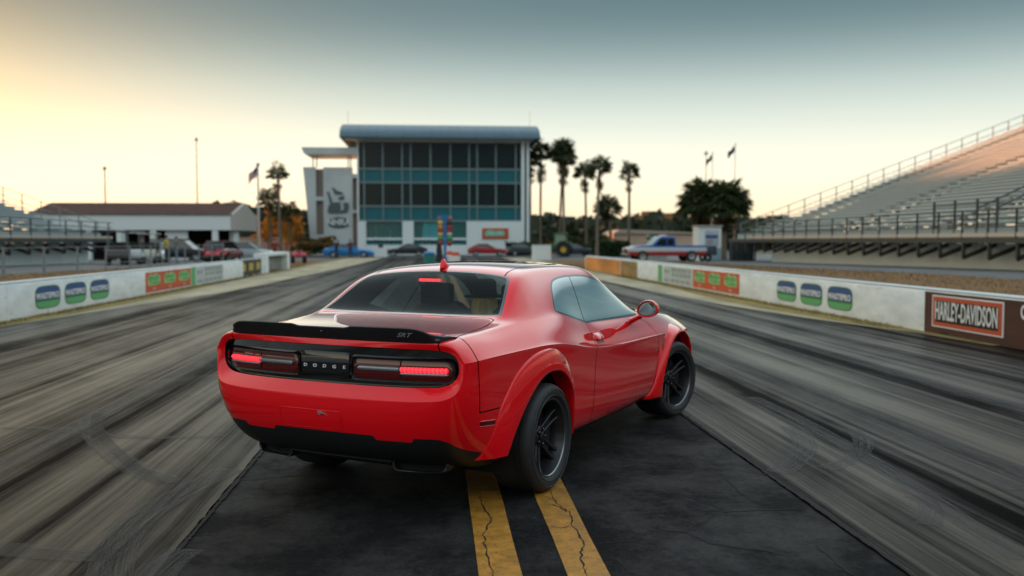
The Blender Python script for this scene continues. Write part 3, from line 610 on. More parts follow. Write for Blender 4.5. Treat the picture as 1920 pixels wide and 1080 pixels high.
# ------------------------------------------------------------------ low white building with a brown roof (left)
LY = 85.0; LS = FPX / LY
def lX(u): return ratio(u) * LY
def lZ(v): return CAMH + (452 - v) / LS
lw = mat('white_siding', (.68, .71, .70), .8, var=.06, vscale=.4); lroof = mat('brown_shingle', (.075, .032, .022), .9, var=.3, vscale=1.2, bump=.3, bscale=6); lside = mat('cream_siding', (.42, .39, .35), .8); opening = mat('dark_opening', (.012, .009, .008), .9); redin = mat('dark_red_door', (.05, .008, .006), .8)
lb = thing('low_building', 'long single-storey white building with a brown shingle roof on the left', 'building', (0, LY, 0))
xa, xb = lX(60), lX(437); zr2, zev, zfb = lZ(379), lZ(403), lZ(432)
m = MB(); m.add([(xa, -.9, zev), (xb, -.9, zev), (xb, 4.5, zr2), (xa, 4.5, zr2), (xb, 10, zev), (xa, 10, zev)], [(0, 1, 2, 3), (3, 2, 4, 5)]); m.add([(xa, -.9, zev - .1), (xb, -.9, zev - .1), (xb, 4.5, zr2 - .1), (xa, 4.5, zr2 - .1)], [(3, 2, 1, 0)]); m.build('roof', lroof, lb)
for k in range(5):                                            # shingle courses
    t = (k + .5) / 5; y, z = -.9 + 5.4 * t, zev + (zr2 - zev) * t; m = MB(); m.bar((xa, y, z + .02), (xb, y, z + .02), .05, .05); m.build('shingle_course', lroof, lb)
cube('fascia', lw, lb, xa, xb, -.8, -.5, zfb, zev - .02)
m = MB(); m.prism([(-.8, zfb), (-.8, zev), (4.5, zr2), (10, zev), (10, zfb)], xb + .01, xb + .25, 'yz'); m.build('gable', lside, lb)
for a, b in ((225, 240), (287, 298), (402, 413), (120, 132), (168, 178)): cube('column', lw, lb, lX(a), lX(b), -.75, -.35, 0, zfb)
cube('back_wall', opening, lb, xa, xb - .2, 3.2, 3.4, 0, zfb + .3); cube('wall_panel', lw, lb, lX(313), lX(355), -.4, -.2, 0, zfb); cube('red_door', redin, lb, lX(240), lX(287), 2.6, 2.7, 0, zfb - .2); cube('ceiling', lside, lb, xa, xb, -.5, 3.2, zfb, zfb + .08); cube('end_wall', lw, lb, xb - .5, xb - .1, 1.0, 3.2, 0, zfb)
# ------------------------------------------------------------------ far peach building on the right, ticket booth
pm = mat('peach_wall', (.50, .36, .27), .85, var=.1, vscale=.3); pr_m = mat('pale_roof', (.42, .33, .28), .8)
FY = 128.0; FS = FPX / FY
def fX(u): return ratio(u) * FY
def fZ(v): return CAMH + (452 - v) / FS
fb = thing('warehouse', 'low peach-coloured building caught by sunlight behind the pickup truck', 'building', (0, FY, 0))
for a, b in ((1150, 1190), (1190, 1230), (1230, 1270), (1270, 1312)): cube('wall_bay', pm, fb, fX(a) + .01, fX(b) - .01, 0, 8, 0, fZ(438))
m = MB(); m.prism([(fX(1148), fZ(438)), (fX(1314), fZ(438)), (fX(1312), fZ(436)), (fX(1170), fZ(430)), (fX(1160), fZ(431))], -.3, 8.3); m.build('roof', pr_m, fb)
fb2 = thing('brick_wall', 'low pinkish wall beyond the flagpole and palms on the left', 'wall', (0, 118, 0))
for k in range(8): cube('wall_bay', mat('pink_wall', (.33, .22, .18), .85, var=.1, vscale=.3) if k == 0 else bpy.data.materials['pink_wall'], fb2, -26 + k * 1.7, -26 + k * 1.7 + 1.68, 0, .3, 0, 2.1)
TY = 72.0; TS = FPX / TY
def tX(u): return ratio(u) * TY
def tZ(v): return CAMH + (452 - v) / TS
tb = thing('ticket_booth', 'narrow white booth with a printed poster between the pickup and the palms', 'booth', (0, TY, 0))
cube('booth_wall', lw, tb, tX(1309), tX(1352), 0, 1.6, tZ(487) - .1, tZ(424)); cube('roof', lside, tb, tX(1307), tX(1354), -.15, 1.75, tZ(424), tZ(422)); cube('poster', mat('poster_grey', (.40, .45, .50), .6, var=.2, vscale=1.5), tb, tX(1321), tX(1347), -.03, -.005, tZ(462), tZ(432))
cube('poster_band', mat('poster_blue', (.05, .10, .22), .6), tb, tX(1322), tX(1345), -.05, -.035, tZ(447), tZ(440)); cube('lower_panel', mat('pale_teal_panel', (.25, .38, .42), .7), tb, tX(1328), tX(1352), -.06, -.004, tZ(487) - .05, tZ(465))
cube('poster_mark', mat('poster_mauve', (.32, .27, .32), .6), tb, tX(1324), tX(1337), -.048, -.034, tZ(458), tZ(449))
cabn = thing('metal_cage', 'dark equipment cage between the booth palm and the right grandstand', 'cage', (0, 70.5, 0))
for a in (1362, 1378, 1394, 1404): cube('post', steel_m, cabn, tX(a) - .05, tX(a) + .05, 0, .1, 0, 1.9)
cube('panel', mat('dark_mesh', (.03, .04, .042), .8), cabn, tX(1364), tX(1402), .1, 1.2, 0, 1.75)

# ------------------------------------------------------------------ the red coupe
def curve_gloss(m, pts, col=(1, 1, 1), rough=.012):
    """A clear top layer whose mirror share follows a given curve of the viewing angle (0 face-on, 1 grazing)."""
    N, L = nl(m); out = N['Material Output']; src = out.inputs[0].links[0].from_socket
    lw_ = N.new('ShaderNodeLayerWeight'); lw_.inputs[0].default_value = .5; r_ = N.new('ShaderNodeValToRGB'); e = r_.color_ramp.elements
    e[0].position = pts[0][0]; e[0].color = (pts[0][1],) * 3 + (1,); e[1].position = pts[-1][0]; e[1].color = (pts[-1][1],) * 3 + (1,)
    for p, v in pts[1:-1]: q = e.new(p); q.color = (v, v, v, 1)
    g = N.new('ShaderNodeBsdfGlossy'); g.inputs[0].default_value = (*col, 1); g.inputs['Roughness'].default_value = rough; mx = N.new('ShaderNodeMixShader')
    L.new(lw_.outputs['Facing'], r_.inputs[0]); L.new(r_.outputs[0], mx.inputs[0]); L.new(src, mx.inputs[1]); L.new(g.outputs[0], mx.inputs[2]); L.new(mx.outputs[0], out.inputs[0])
paint = mat('red_paint', (.80, .004, .010), .45, coat=1.0, spec=.1)
nn = paint.node_tree.nodes['Principled BSDF']; nn.inputs['Coat IOR'].default_value = 2.1; nn.inputs['Coat Roughness'].default_value = .015
nn.inputs['Coat Weight'].default_value = 0; nn.inputs['Specular IOR Level'].default_value = .05
curve_gloss(paint, [(0, .028), (.3, .04), (.5, .09), (.6, .17), (.72, .42), (.84, .80), (.93, .95), (1, 1)])
plastic = mat('black_plastic', (.012, .013, .014), .42, bump=.05, bscale=900)
satin = mat('satin_black', (.016, .017, .019), .30)
gloss = mat('gloss_black', (.005, .005, .006), .08, coat=1.0)
rubber = mat('tyre_rubber', (.018, .019, .021), .62, var=.25, vscale=12, bump=.12, bscale=160)
wheel_m = mat('black_alloy', (.020, .021, .024), .30, metal=.35)
lip_m = mat('machined_lip', (.20, .21, .22), .28, metal=.9)
disc_m = mat('brake_disc', (.12, .12, .12), .4, metal=1.)
caliper_m = mat('black_caliper', (.02, .02, .02), .4)
cabin = mat('cabin_trim', (.012, .012, .013), .8, bump=.1, bscale=300)
seat_m = mat('seat_leather', (.010, .010, .011), .5)
liner_m = mat('inner_liner', (.004, .004, .004), .9)
chrome = mat('bright_badge', (.72, .74, .76), .35, metal=.2)
dark_chrome = mat('dark_badge', (.10, .105, .11), .25, metal=1.)
lens_red = mat('red_lens', (.045, .001, .0015), .10, coat=1., emit=(1, .01, .015), estr=.012)
lens_lit = mat('lit_tail_lamp', (.8, .02, .03), .25, emit=(1.0, .03, .045), estr=1.15)
N, L = nl(lens_lit); tcl = N.new('ShaderNodeTexCoord'); led_wave = N.new('ShaderNodeTexWave'); led_wave.bands_direction = 'Y'; led_wave.inputs['Scale'].default_value = 13; L.new(tcl.outputs['Object'], led_wave.inputs['Vector'])
mrl = N.new('ShaderNodeMapRange'); mrl.inputs[3].default_value = .55; mrl.inputs[4].default_value = 1.9; L.new(led_wave.outputs['Fac'], mrl.inputs[0]); L.new(mrl.outputs[0], N['Principled BSDF'].inputs['Emission Strength'])
lens_clear = mat('clear_lens', (.22, .25, .27), .12, metal=.5, coat=1.)
marker_m = mat('side_marker_lens', (.10, .002, .003), .15, coat=1.)
mirror_m = mat('mirror_glass', (.14, .20, .25), .02, metal=1.)
def glass_mat(name, tint, ior=1.5):
    m = bpy.data.materials.new(name); m.use_nodes = True; N, L = nl(m); N.remove(N['Principled BSDF'])
    t = N.new('ShaderNodeBsdfTransparent'); t.inputs[0].default_value = (*tint, 1)
    g = N.new('ShaderNodeBsdfGlossy'); g.inputs['Roughness'].default_value = .0; g.inputs[0].default_value = (.95, 1, 1, 1)
    fr = N.new('ShaderNodeFresnel'); fr.inputs[0].default_value = ior; mx = N.new('ShaderNodeMixShader')
    ge = N.new('ShaderNodeNewGeometry'); iv = N.new('ShaderNodeMath'); iv.operation = 'SUBTRACT'; iv.inputs[0].default_value = 1; L.new(ge.outputs['Backfacing'], iv.inputs[1])
    mu = N.new('ShaderNodeMath'); mu.operation = 'MULTIPLY'; L.new(iv.outputs[0], mu.inputs[0]); L.new(fr.outputs[0], mu.inputs[1]); L.new(mu.outputs[0], mx.inputs[0]); L.new(t.outputs[0], mx.inputs[1]); L.new(g.outputs[0], mx.inputs[2])
    L.new(mx.outputs[0], N['Material Output'].inputs[0]); return m
glass_side = glass_mat('side_glass', (.90, .97, .95), 1.05)
curve_gloss(glass_side, [(0, .10), (.3, .34), (.45, .62), (.6, .80), (.8, .92), (1, 1)], (.93, 1, 1), 0)
glass_rear = glass_mat('rear_glass', (.84, .93, .89), 1.16)
glass_front = glass_mat('front_glass', (.70, .80, .76), 1.5)

# ---- body surface: a cubic B-spline net, one row per station, half the car (y > 0)
def row(x, pts): return [(x, p[0], p[1]) if len(p) == 2 else (p[2], p[0], p[1]) for p in pts]
def ip(x, tab): return float(np.interp(x, [t[0] for t in tab], [t[1] for t in tab]))
YC = [(-.55, .954), (-.3, .958), (0, .960), (.4, .955), (.7, .946), (1.0, .942), (1.8, .942), (2.4, .946), (2.7, .946), (3.0, .935), (3.3, .915), (3.65, .86)]
ZC = [(-.55, .968), (0, .966), (.2, .952), (.43, .926), (.65, .886), (.87, .850), (1.1, .836), (1.6, .822), (2.4, .812), (2.75, .806), (3.3, .79), (3.65, .765)]
TOP = {  # belt, glass mid, rail outer, rail inner, roof mid, centre height
 -.55: ((.800, 1.098), (.725, 1.106), (.66, 1.109), (.60, 1.111), (.3, 1.118), 1.121),
 -.32: ((.802, 1.112), (.745, 1.123), (.70, 1.128), (.64, 1.130), (.33, 1.136), 1.138),
 -.20: ((.804, 1.118), (.755, 1.138), (.712, 1.156), (.66, 1.152), (.34, 1.158), 1.160),
 -.06: ((.806, 1.126), (.760, 1.172), (.706, 1.232), (.652, 1.232), (.34, 1.246), 1.250),
 .10: ((.807, 1.133), (.750, 1.222), (.675, 1.322), (.610, 1.330), (.32, 1.346), 1.352),
 .26: ((.807, 1.137), (.735, 1.255), (.645, 1.380), (.575, 1.398), (.31, 1.424), 1.432),
 .48: ((.807, 1.134), (.725, 1.265), (.620, 1.404), (.555, 1.427), (.31, 1.452), 1.462),
 .75: ((.807, 1.090), (.720, 1.250), (.613, 1.411), (.552, 1.434), (.31, 1.460), 1.470),
 1.0: ((.809, 1.035), (.718, 1.230), (.610, 1.412), (.550, 1.434), (.31, 1.461), 1.471),
 1.3: ((.811, 1.019), (.718, 1.215), (.610, 1.405), (.550, 1.428), (.31, 1.454), 1.464),
 1.6: ((.811, 1.012), (.720, 1.205), (.615, 1.385), (.558, 1.409), (.31, 1.434), 1.445),
 1.85: ((.810, 1.006), (.738, 1.145), (.648, 1.268), (.590, 1.288), (.33, 1.325), 1.340),
 2.1: ((.806, 1.000), (.757, 1.070), (.696, 1.134), (.640, 1.150), (.36, 1.185), 1.200),
 2.35: ((.796, .991), (.758, 1.008), (.722, 1.018), (.68, 1.030), (.38, 1.048), 1.056),
 2.6: ((.785, .978), (.735, .990), (.685, 1.000), (.63, 1.012), (.34, 1.042), 1.048),
 2.9: ((.772, .965), (.715, .978), (.665, .988), (.60, .998), (.33, 1.027), 1.032),
 3.2: ((.758, .938), (.70, .953), (.645, .965), (.58, .975), (.32, 1.0), 1.005),
 3.45: ((.735, .905), (.68, .92), (.63, .935), (.57, .945), (.31, .968), .973),
 3.65: ((.70, .868), (.65, .882), (.60, .895), (.55, .905), (.3, .925), .93)}
NET = []
def tail(lst, top):                       # tail rings: 12 explicit points, then across the deck to the centre
    p = [(x, y, z) for y, z, x in lst]; (y, z, x), (yc, zc, xc) = top
    for q in (0, .14, .25, .6, 1): p.append((x + (xc - x) * (1 - (1 - q) ** 2), y * (1 - q), z + (zc - z) * (1 - (1 - q) ** 2)))
    return p
def xt(y): return -1.120 + .105 * (abs(y) / .86) ** 2.6
T0 = [(0, .805), (.40, .805), (.69, .807), (.786, .818), (.838, .845), (.862, .885), (.866, .92), (.863, .95), (.858, .968), (.842, .995), (.816, 1.012), (.785, 1.02)]
NET.append(tail([(y, z, xt(y)) for y, z in T0], ((.70, 1.027, xt(.7)), (0, 1.031, xt(0)))))
NET.append(tail([(0, .748, -1.066), (.42, .75, -1.06), (.74, .757, -1.03), (.832, .775, -.997), (.872, .81, -.973), (.888, .86, -.958), (.899, .935, -.953), (.905, .957, -.953), (.897, .970, -.955), (.868, 1.02, -.960), (.835, 1.043, -.968), (.80, 1.055, -.974)], ((.71, 1.063, -.988), (0, 1.069, -1.022))))
NET.append(tail([(0, .732, -1.078), (.42, .734, -1.073), (.75, .741, -1.042), (.846, .760, -1.003), (.888, .80, -.972), (.902, .855, -.953), (.912, .938, -.944), (.917, .959, -.942), (.907, .972, -.942), (.872, 1.026, -.947), (.837, 1.05, -.954), (.80, 1.064, -.960)], ((.71, 1.073, -.974), (0, 1.081, -1.005))))
NET.append(tail([(0, .64, -1.088), (.42, .64, -1.082), (.76, .65, -1.045), (.875, .68, -.985), (.918, .745, -.945), (.930, .83, -.925), (.934, .942, -.916), (.937, .961, -.914), (.925, .973, -.914), (.870, 1.036, -.918), (.828, 1.064, -.922), (.804, 1.077, -.924)], ((.71, 1.086, -.935), (0, 1.093, -.955))))
NET.append(tail([(0, .48, -1.062), (.42, .48, -1.055), (.74, .49, -1.01), (.87, .53, -.93), (.930, .63, -.87), (.944, .78, -.845), (.948, .948, -.832), (.950, .966, -.83), (.937, .977, -.83), (.876, 1.042, -.83), (.822, 1.073, -.83), (.803, 1.085, -.83)], ((.71, 1.094, -.84), (0, 1.104, -.85))))
NET.append(tail([(0, .33, -.98), (.40, .33, -.97), (.70, .335, -.92), (.84, .37, -.82), (.925, .50, -.74), (.947, .75, -.715), (.952, .950, -.702), (.955, .968, -.70), (.942, .979, -.70), (.878, 1.048, -.70), (.822, 1.081, -.70), (.803, 1.092, -.70)], ((.715, 1.101, -.70), (0, 1.113, -.70))))
for x in sorted(TOP):
    b, g, ro, ri, rm, cz = TOP[x]; yc, zc = ip(x, YC), ip(x, ZC)
    nose = max(0, x - 3.2) * .12
    zb = .22 + .03 * max(0, -x) * 2
    NET.append(row(x, [(0, zb - .02), (.45, zb - .02), (.84 - nose, zb - .01), (.912 - nose, zb + .09), (.934 - nose, .46), (yc - .010, zc - .20), (yc - .003, zc - .016), (yc, zc), (yc - .013, zc + .010),
        ((yc + b[0]) / 2 + .010, (zc + b[1]) / 2 + .008), (b[0] + .018, b[1] - .014), b, g, ro, ri, rm, (0, cz)]))
NET.append([(3.80 + .04 * (1 - k / 16), y, z) for k, (y, z) in enumerate([(0, .24), (.42, .24), (.66, .25), (.74, .34), (.79, .48), (.80, .60), (.80, .70), (.795, .745), (.78, .765), (.74, .785), (.70, .80), (.66, .815), (.60, .828), (.55, .838), (.5, .845), (.27, .865), (0, .872)])])
NET.append([(3.90, y, z) for y, z in [(0, .34), (.38, .34), (.58, .35), (.66, .40), (.70, .50), (.71, .58), (.71, .64), (.70, .68), (.69, .70), (.66, .72), (.62, .735), (.58, .745), (.52, .755), (.48, .76), (.44, .765), (.24, .775), (0, .78)]])
NET.append([(3.91, y * .8, .55 + (z - .55) * .8) for _, y, z in NET[-1]])
NET = np.array(NET, float)
NET = np.concatenate([NET[:3], NET[2:3], NET[3:]])            # tighter edge round the tail
for r_ in NET:
    if 0 < r_[0][0] < 2.2 and len(r_): r_[12:, 2] += .022 * np.clip((r_[12:, 2] - 1.1) / .25, 0, 1)
for i, q in enumerate((0, .085, .085, .085, .08, .072, .05)): NET[i, :, 0] -= q
def bspline(P, k, clamp, kk=None):
    """Uniform cubic B-spline along axis 0; clamp: repeat the ends, otherwise P already holds one phantom point at each end."""
    if clamp: P = np.concatenate([P[:1], P[:1], P, P[-1:], P[-1:]])
    n = len(P) - 3; out = []
    k0 = k
    for i in range(n):
        k = kk[i] if kk else k0
        for t in (np.arange(k) / k if i < n - 1 else np.arange(k + 1) / k):
            a = (1 - t) ** 3 / 6; b = (3 * t ** 3 - 6 * t ** 2 + 4) / 6; c = (-3 * t ** 3 + 3 * t ** 2 + 3 * t + 1) / 6; d = t ** 3 / 6
            out.append(a * P[i] + b * P[i + 1] + c * P[i + 2] + d * P[i + 3])
    return np.array(out)
NET = np.concatenate([NET[:, :8], NET[:, 7:8], NET[:, 8:]], 1)   # and a crisp shoulder line
A = bspline(NET, 13, True)                                   # along the car
mir = np.array([1, -1, 1.])
A = np.transpose(A, (1, 0, 2)); A = np.concatenate([A[1:2] * mir, A, A[-2:-1] * mir])
A = bspline(A, 11, False, [34, 34, 26, 16] + [11] * 13); A[0, :, 1] = 0; A[-1, :, 1] = 0   # around the section: [section, station, xyz]
nS, nX = A.shape[:2]
SV = A.reshape(-1, 3)
SF = [(i * nX + j, i * nX + j + 1, (i + 1) * nX + j + 1, (i + 1) * nX + j) for i in range(nS - 1) for j in range(nX - 1)]
SF = [f for f in SF if len({tuple(np.round(SV[i], 6)) for i in f}) == 4]

def split(V, F, phi):
    """Cut a mesh along phi = 0; returns vertices, faces with phi < 0, faces with phi > 0."""
    ph = np.asarray(phi(V), float); ph[np.abs(ph) < 1e-7] = 1e-7
    neg, pos, extra, cut = [], [], [], {}
    sg = ph > 0; n0 = len(V)
    for f in F:
        s = [sg[i] for i in f]
        if all(s): pos.append(f)
        elif not any(s): neg.append(f)
        else:
            a, b = [], []
            for k, i in enumerate(f):
                j = f[(k + 1) % len(f)]
                (b if sg[i] else a).append(i)
                if sg[i] != sg[j]:
                    key = (min(i, j), max(i, j))
                    if key not in cut:
                        p, q = key; t = ph[p] / (ph[p] - ph[q]); cut[key] = n0 + len(extra); extra.append(V[p] + t * (V[q] - V[p]))
                    a.append(cut[key]); b.append(cut[key])
            if len(a) > 2: neg.append(tuple(a))
            if len(b) > 2: pos.append(tuple(b))
    if extra: V = np.concatenate([V, np.array(extra)])
    return V, neg, pos
def poly_sd(P, poly):
    """Signed distance (negative inside) of 2-D points to a polygon."""
    P = np.asarray(P, float); q = np.array(poly, float); d = np.full(len(P), 1e9); ins = np.zeros(len(P), bool)
    for a, b in zip(q, np.roll(q, -1, 0)):
        e = b - a
        if e @ e < 1e-14: continue
        wv = P - a; t = np.clip((wv @ e) / (e @ e), 0, 1)
        d = np.minimum(d, np.hypot(*(wv - t[:, None] * e).T))
        c = ((a[1] > P[:, 1]) != (b[1] > P[:, 1])); den = b[1] - a[1] if b[1] != a[1] else 1e-12
        ins ^= c & (P[:, 0] < (b[0] - a[0]) * (P[:, 1] - a[1]) / den + a[0])
    return np.where(ins, -d, d)
def smooth_poly(pts, k=6, closed=True):
    P = np.array(pts, float); n = len(P); out = []
    for i in range(n if closed else n - 1):
        p0, p1, p2, p3 = (P[(i - 1) % n] if closed or i > 0 else P[0]), P[i], P[(i + 1) % n], (P[(i + 2) % n] if closed or i < n - 2 else P[-1])
        for t in np.arange(k) / k:
            out.append(.5 * (2 * p1 + (p2 - p0) * t + (2 * p0 - 5 * p1 + 4 * p2 - p3) * t * t + (3 * p1 - p0 - 3 * p2 + p3) * t ** 3))
    if not closed: out.append(P[-1])
    return np.array(out)
def round_poly(pts, r, k=5):
    """Polygon with its corners rounded by quadratic curves; r is one radius or one for each corner."""
    P = np.array(pts, float); n = len(P); out = []; rr = r if hasattr(r, '__len__') else [r] * n
    for i in range(n):
        a, b, c = P[i - 1], P[i], P[(i + 1) % n]
        u = a + (b - a) * max(.5, 1 - rr[i] / max(1e-6, np.hypot(*(b - a)))); v = c + (b - c) * max(.5, 1 - rr[i] / max(1e-6, np.hypot(*(b - c))))
        for t in np.linspace(0, 1, k): out.append((1 - t) ** 2 * u + 2 * t * (1 - t) * b + t * t * v)
    return np.array(out)

# outlines in the side view (x, z)
REAR_OPEN = smooth_poly([(-.60, .16), (-.555, .36), (-.500, .475), (-.42, .58), (-.32, .672), (-.19, .752), (-.03, .792), (.12, .782), (.24, .735), (.335, .655), (.395, .56), (.420, .455), (.435, .30), (.44, .16)], 6, False)
FC = 2.95
FRONT_OPEN = np.array([(FC + .45 * math.cos(t), .355 + .435 * math.sin(t)) for t in np.linspace(R(205), R(-25), 60)])
def arch_phi(o):
    poly = list(o) + [(o[-1][0], -.2), (o[0][0], -.2)]
    return lambda V: np.where(V[:, 1] > .45, poly_sd(V[:, [0, 2]], poly), .5)
SIDE_WIN = round_poly([(.455, 1.145), (1.005, 1.020), (2.275, .995), (2.20, 1.055), (1.78, 1.285), (1.60, 1.345), (1.40, 1.375), (1.10, 1.384), (.86, 1.378), (.665, 1.352)], [.03, .05, .02, .05, .2, .15, .15, .2, .12, .10], 6)
def side_phi(V): return np.where((V[:, 1] > .45) & (V[:, 2] > .93), poly_sd(V[:, [0, 2]], SIDE_WIN), .5)
REAR_WIN = round_poly([(-.245, -.30), (-.245, .30), (-.222, .62), (-.20, .715), (.01, .648), (.205, .580), (.228, .40), (.235, .0), (.228, -.40), (.205, -.580), (.01, -.648), (-.20, -.715), (-.222, -.62)], [.1, .1, .1, .02, .1, .05, .1, .2, .1, .05, .1, .02, .1], 6)
def rear_phi(V): return np.where((V[:, 2] > 1.08) & (V[:, 0] < .6), poly_sd(V[:, [0, 1]], REAR_WIN), .5)
WSHIELD = round_poly([(2.335, -.40), (2.335, .40), (2.24, .66), (2.19, .672), (1.68, .555), (1.645, .40), (1.64, 0), (1.645, -.40), (1.68, -.555), (2.19, -.672), (2.24, -.66)], .05, 5)
def ws_phi(V): return np.where((V[:, 2] > .98) & (V[:, 0] > 1.3), poly_sd(V[:, [0, 1]], WSHIELD), .5)

V, F = SV, SF
V, _, F = split(V, F, arch_phi(REAR_OPEN)); V, _, F = split(V, F, arch_phi(FRONT_OPEN))
pieces = {}
V, inn, F = split(V, F, side_phi)
V, glass_in, pieces['side_trim'] = split(V, inn, lambda V: side_phi(V) + .016)
V, inn, F = split(V, F, rear_phi)
V, pieces['rear_glass'], pieces['rear_frit'] = split(V, inn, lambda V: rear_phi(V) + .020)
V, inn, F = split(V, F, ws_phi)
V, pieces['windshield'], pieces['front_frit'] = split(V, inn, lambda V: ws_phi(V) + .03)
# the window divider leans forward from the sill to the roof
def div_phi(V): return (V[:, 0] - (.972 + (V[:, 2] - 1.02) * .34))
V, q_, d_ = split(V, glass_in, lambda V: div_phi(V) + .006)
V, m_, d_ = split(V, d_, lambda V: div_phi(V) - .012)
pieces['quarter_glass'], pieces['divider'], pieces['door_glass'] = q_, m_, d_
liner_faces = list(F)
# lower black valance and skirts
ZCUT = [(0, .522), (.358, .522), (.372, .496), (.602, .496), (.614, .522), (.755, .522), (.80, .500), (.85, .435), (.895, .372), (2, .355)]
def valance_phi(V):
    zr = np.interp(np.abs(V[:, 1]), [t[0] for t in ZCUT], [t[1] for t in ZCUT])
    zs = np.interp(V[:, 0], [-.5, .45, 2.25, 3.4, 3.8], [.352, .297, .250, .25, .33])
    return V[:, 2] - np.where(V[:, 0] < -.45, zr, zs)
V, pieces['valance'], F = split(V, F, valance_phi)
V, pieces['rear_valance'], pieces['side_skirt'] = split(V, pieces['valance'], lambda V: V[:, 0] + .45)
G = .0042                                                    # half a shut line
def part(F, phi):
    global V
    V, a, F = split(V, F, lambda P: phi(P) + G); V, _, b = split(V, F, lambda P: phi(P) - G); return a, b
LID = [(-.252, -.66), (-.262, 0), (-.252, .66), (-.275, .70), (-.45, .735), (-.88, .775), (-1.3, .735), (-1.3, -.735), (-.88, -.775), (-.45, -.735), (-.275, -.70)]
def lid_phi(V): return np.maximum(poly_sd(V[:, [0, 1]], LID), 1.0 - V[:, 2])
pieces['trunk_lid'], F = part(F, lid_phi)
DOOR = round_poly([(.992, 1.15), (.955, .93), (.915, .78), (.895, .55), (.885, .30), (.885, .1), (2.20, .1), (2.21, .24), (2.33, .36), (2.415, .52), (2.435, .74), (2.40, .86), (2.29, .94), (2.10, 1.02), (2.05, 1.15)], .06, 4)
def door_phi(V): return np.where((V[:, 1] > .60), poly_sd(V[:, [0, 2]], DOOR), .5)
pieces['door'], F = part(F, door_phi)
BUMP = [(-1.4, 1.4), (-.885, 1.4), (-.885, 1.085), (-.935, .965), (-.895, .662), (-.30, .640), (-.3, -.2), (-1.4, -.2)]
pieces['rear_bumper'], F = part(F, lambda V: poly_sd(V[:, [0, 2]], BUMP))
ROOF = [(.20, -.535), (.20, .535), (.30, .515), (.6, .505), (1.45, .505), (1.70, .515), (1.70, -.515), (1.45, -.505), (.6, -.505), (.30, -.515)]
pieces['roof'], F = part(F, lambda V: np.where(V[:, 2] > 1.3, poly_sd(V[:, [0, 1]], ROOF), .5))
HOOD = [(2.37, -.70), (2.37, .70), (3.55, .62), (3.70, .5), (3.70, -.5), (3.55, -.62)]
pieces['hood'], F = part(F, lambda V: np.where(V[:, 2] > .8, poly_sd(V[:, [0, 1]], HOOD), .5))
FEND = [(2.36, .2), (2.36, 1.1), (3.62, 1.1), (3.50, .80), (3.42, .60), (3.38, .2)]
pieces['fender'], F = part(F, lambda V: poly_sd(V[:, [0, 2]], FEND))
pieces['front_bumper'], pieces['quarter_panel'] = part(F, lambda V: 3.3 - V[:, 0])

car = thing('sports_car', 'bright red two-door muscle car seen from behind on the dark centre strip', 'car')
CAR_X, CAR_Y, CAR_PSI = -.0884, 6.5631, .5413
car.location = (CAR_X, CAR_Y, 0); car.rotation_euler = (0, 0, R(90) - CAR_PSI)
def shell(name, F, m, parent=car, sides='both', thick=0., push=0., sharp=40):
    """Faces of the half shell as one object: 'both' halves welded, or a single side ('L' is y > 0)."""
    idx = sorted({i for f in F for i in f}); new = {i: k for k, i in enumerate(idx)}; P = V[idx]
    fs = [tuple(new[i] for i in f) for f in F]; vv, ff = [], []
    if sides in ('both', 'L'): vv += [tuple(p) for p in P]; ff += fs
    if sides in ('both', 'R'):
        o = len(vv); vv += [(p[0], -p[1], p[2]) for p in P]; ff += [tuple(i + o for i in f)[::-1] for f in fs]
    me = bpy.data.meshes.new(name); me.from_pydata(vv, [], ff); me.update()
    bm = bmesh.new(); bm.from_mesh(me); bmesh.ops.remove_doubles(bm, verts=bm.verts, dist=.0004)
    bmesh.ops.dissolve_degenerate(bm, edges=bm.edges, dist=.0003)
    bm.normal_update(); c0 = Vector((1.0, 0, .75))
    for s_ in ((1, -1) if sides == 'both' else (1,)):
        fs_ = [f for f in bm.faces if sides != 'both' or f.calc_center_median().y * s_ > 0]
        if sum(f.normal.dot(f.calc_center_median() - c0) * f.calc_area() for f in fs_) < 0: bmesh.ops.reverse_faces(bm, faces=fs_)
    bm.normal_update()
    if push:
        for q in bm.verts: q.co += q.normal * push
    bm.to_mesh(me); bm.free()
    me.materials.append(m); me.polygons.foreach_set('use_smooth', [True] * len(me.polygons)); me.set_sharp_from_angle(angle=R(sharp))
    o = link(name, me, parent)
    if thick:
        md = o.modifiers.new('s', 'SOLIDIFY'); md.thickness = thick; md.offset = -1
    return o
# orientation: make outward normals positive for 'push'
shell('inner_liner', liner_faces, liner_m, push=0).name = 'inner_liner'
lin = car.children[-1]
bm = bmesh.new(); bm.from_mesh(lin.data); bmesh.ops.recalc_face_normals(bm, faces=bm.faces); bm.normal_update()
c0 = Vector((.5, 0, .7)); sgn = 1 if sum(1 if f.normal.dot(f.calc_center_median() - c0) > 0 else -1 for f in bm.faces) > 0 else -1
for q in bm.verts: q.co -= q.normal * (.014 * sgn)
bm.to_mesh(lin.data); bm.free()
BV = BVHTree.FromPolygons([tuple(p) for p in SV], SF)
def body_y(x, z):                                            # outer side of the shell at (x, z)
    h = BV.ray_cast(Vector((x, 2, z)), Vector((0, -1, 0))); return h[0].y if h[0] else .9
def body_x(y, z):
    h = BV.ray_cast(Vector((-3, abs(y), z)), Vector((1, 0, 0))); return h[0].x if h[0] else -.9
def body_z(x, y):
    h = BV.ray_cast(Vector((x, abs(y), 3)), Vector((0, 0, -1))); return h[0].z if h[0] else 1.
shell('rear_bumper', pieces['rear_bumper'], paint); shell('trunk_lid', pieces['trunk_lid'], paint); shell('roof', pieces['roof'], paint)
shell('hood', pieces['hood'], paint); shell('front_bumper', pieces['front_bumper'], paint)
rv = shell('rear_valance', pieces['rear_valance'], plastic, push=0)
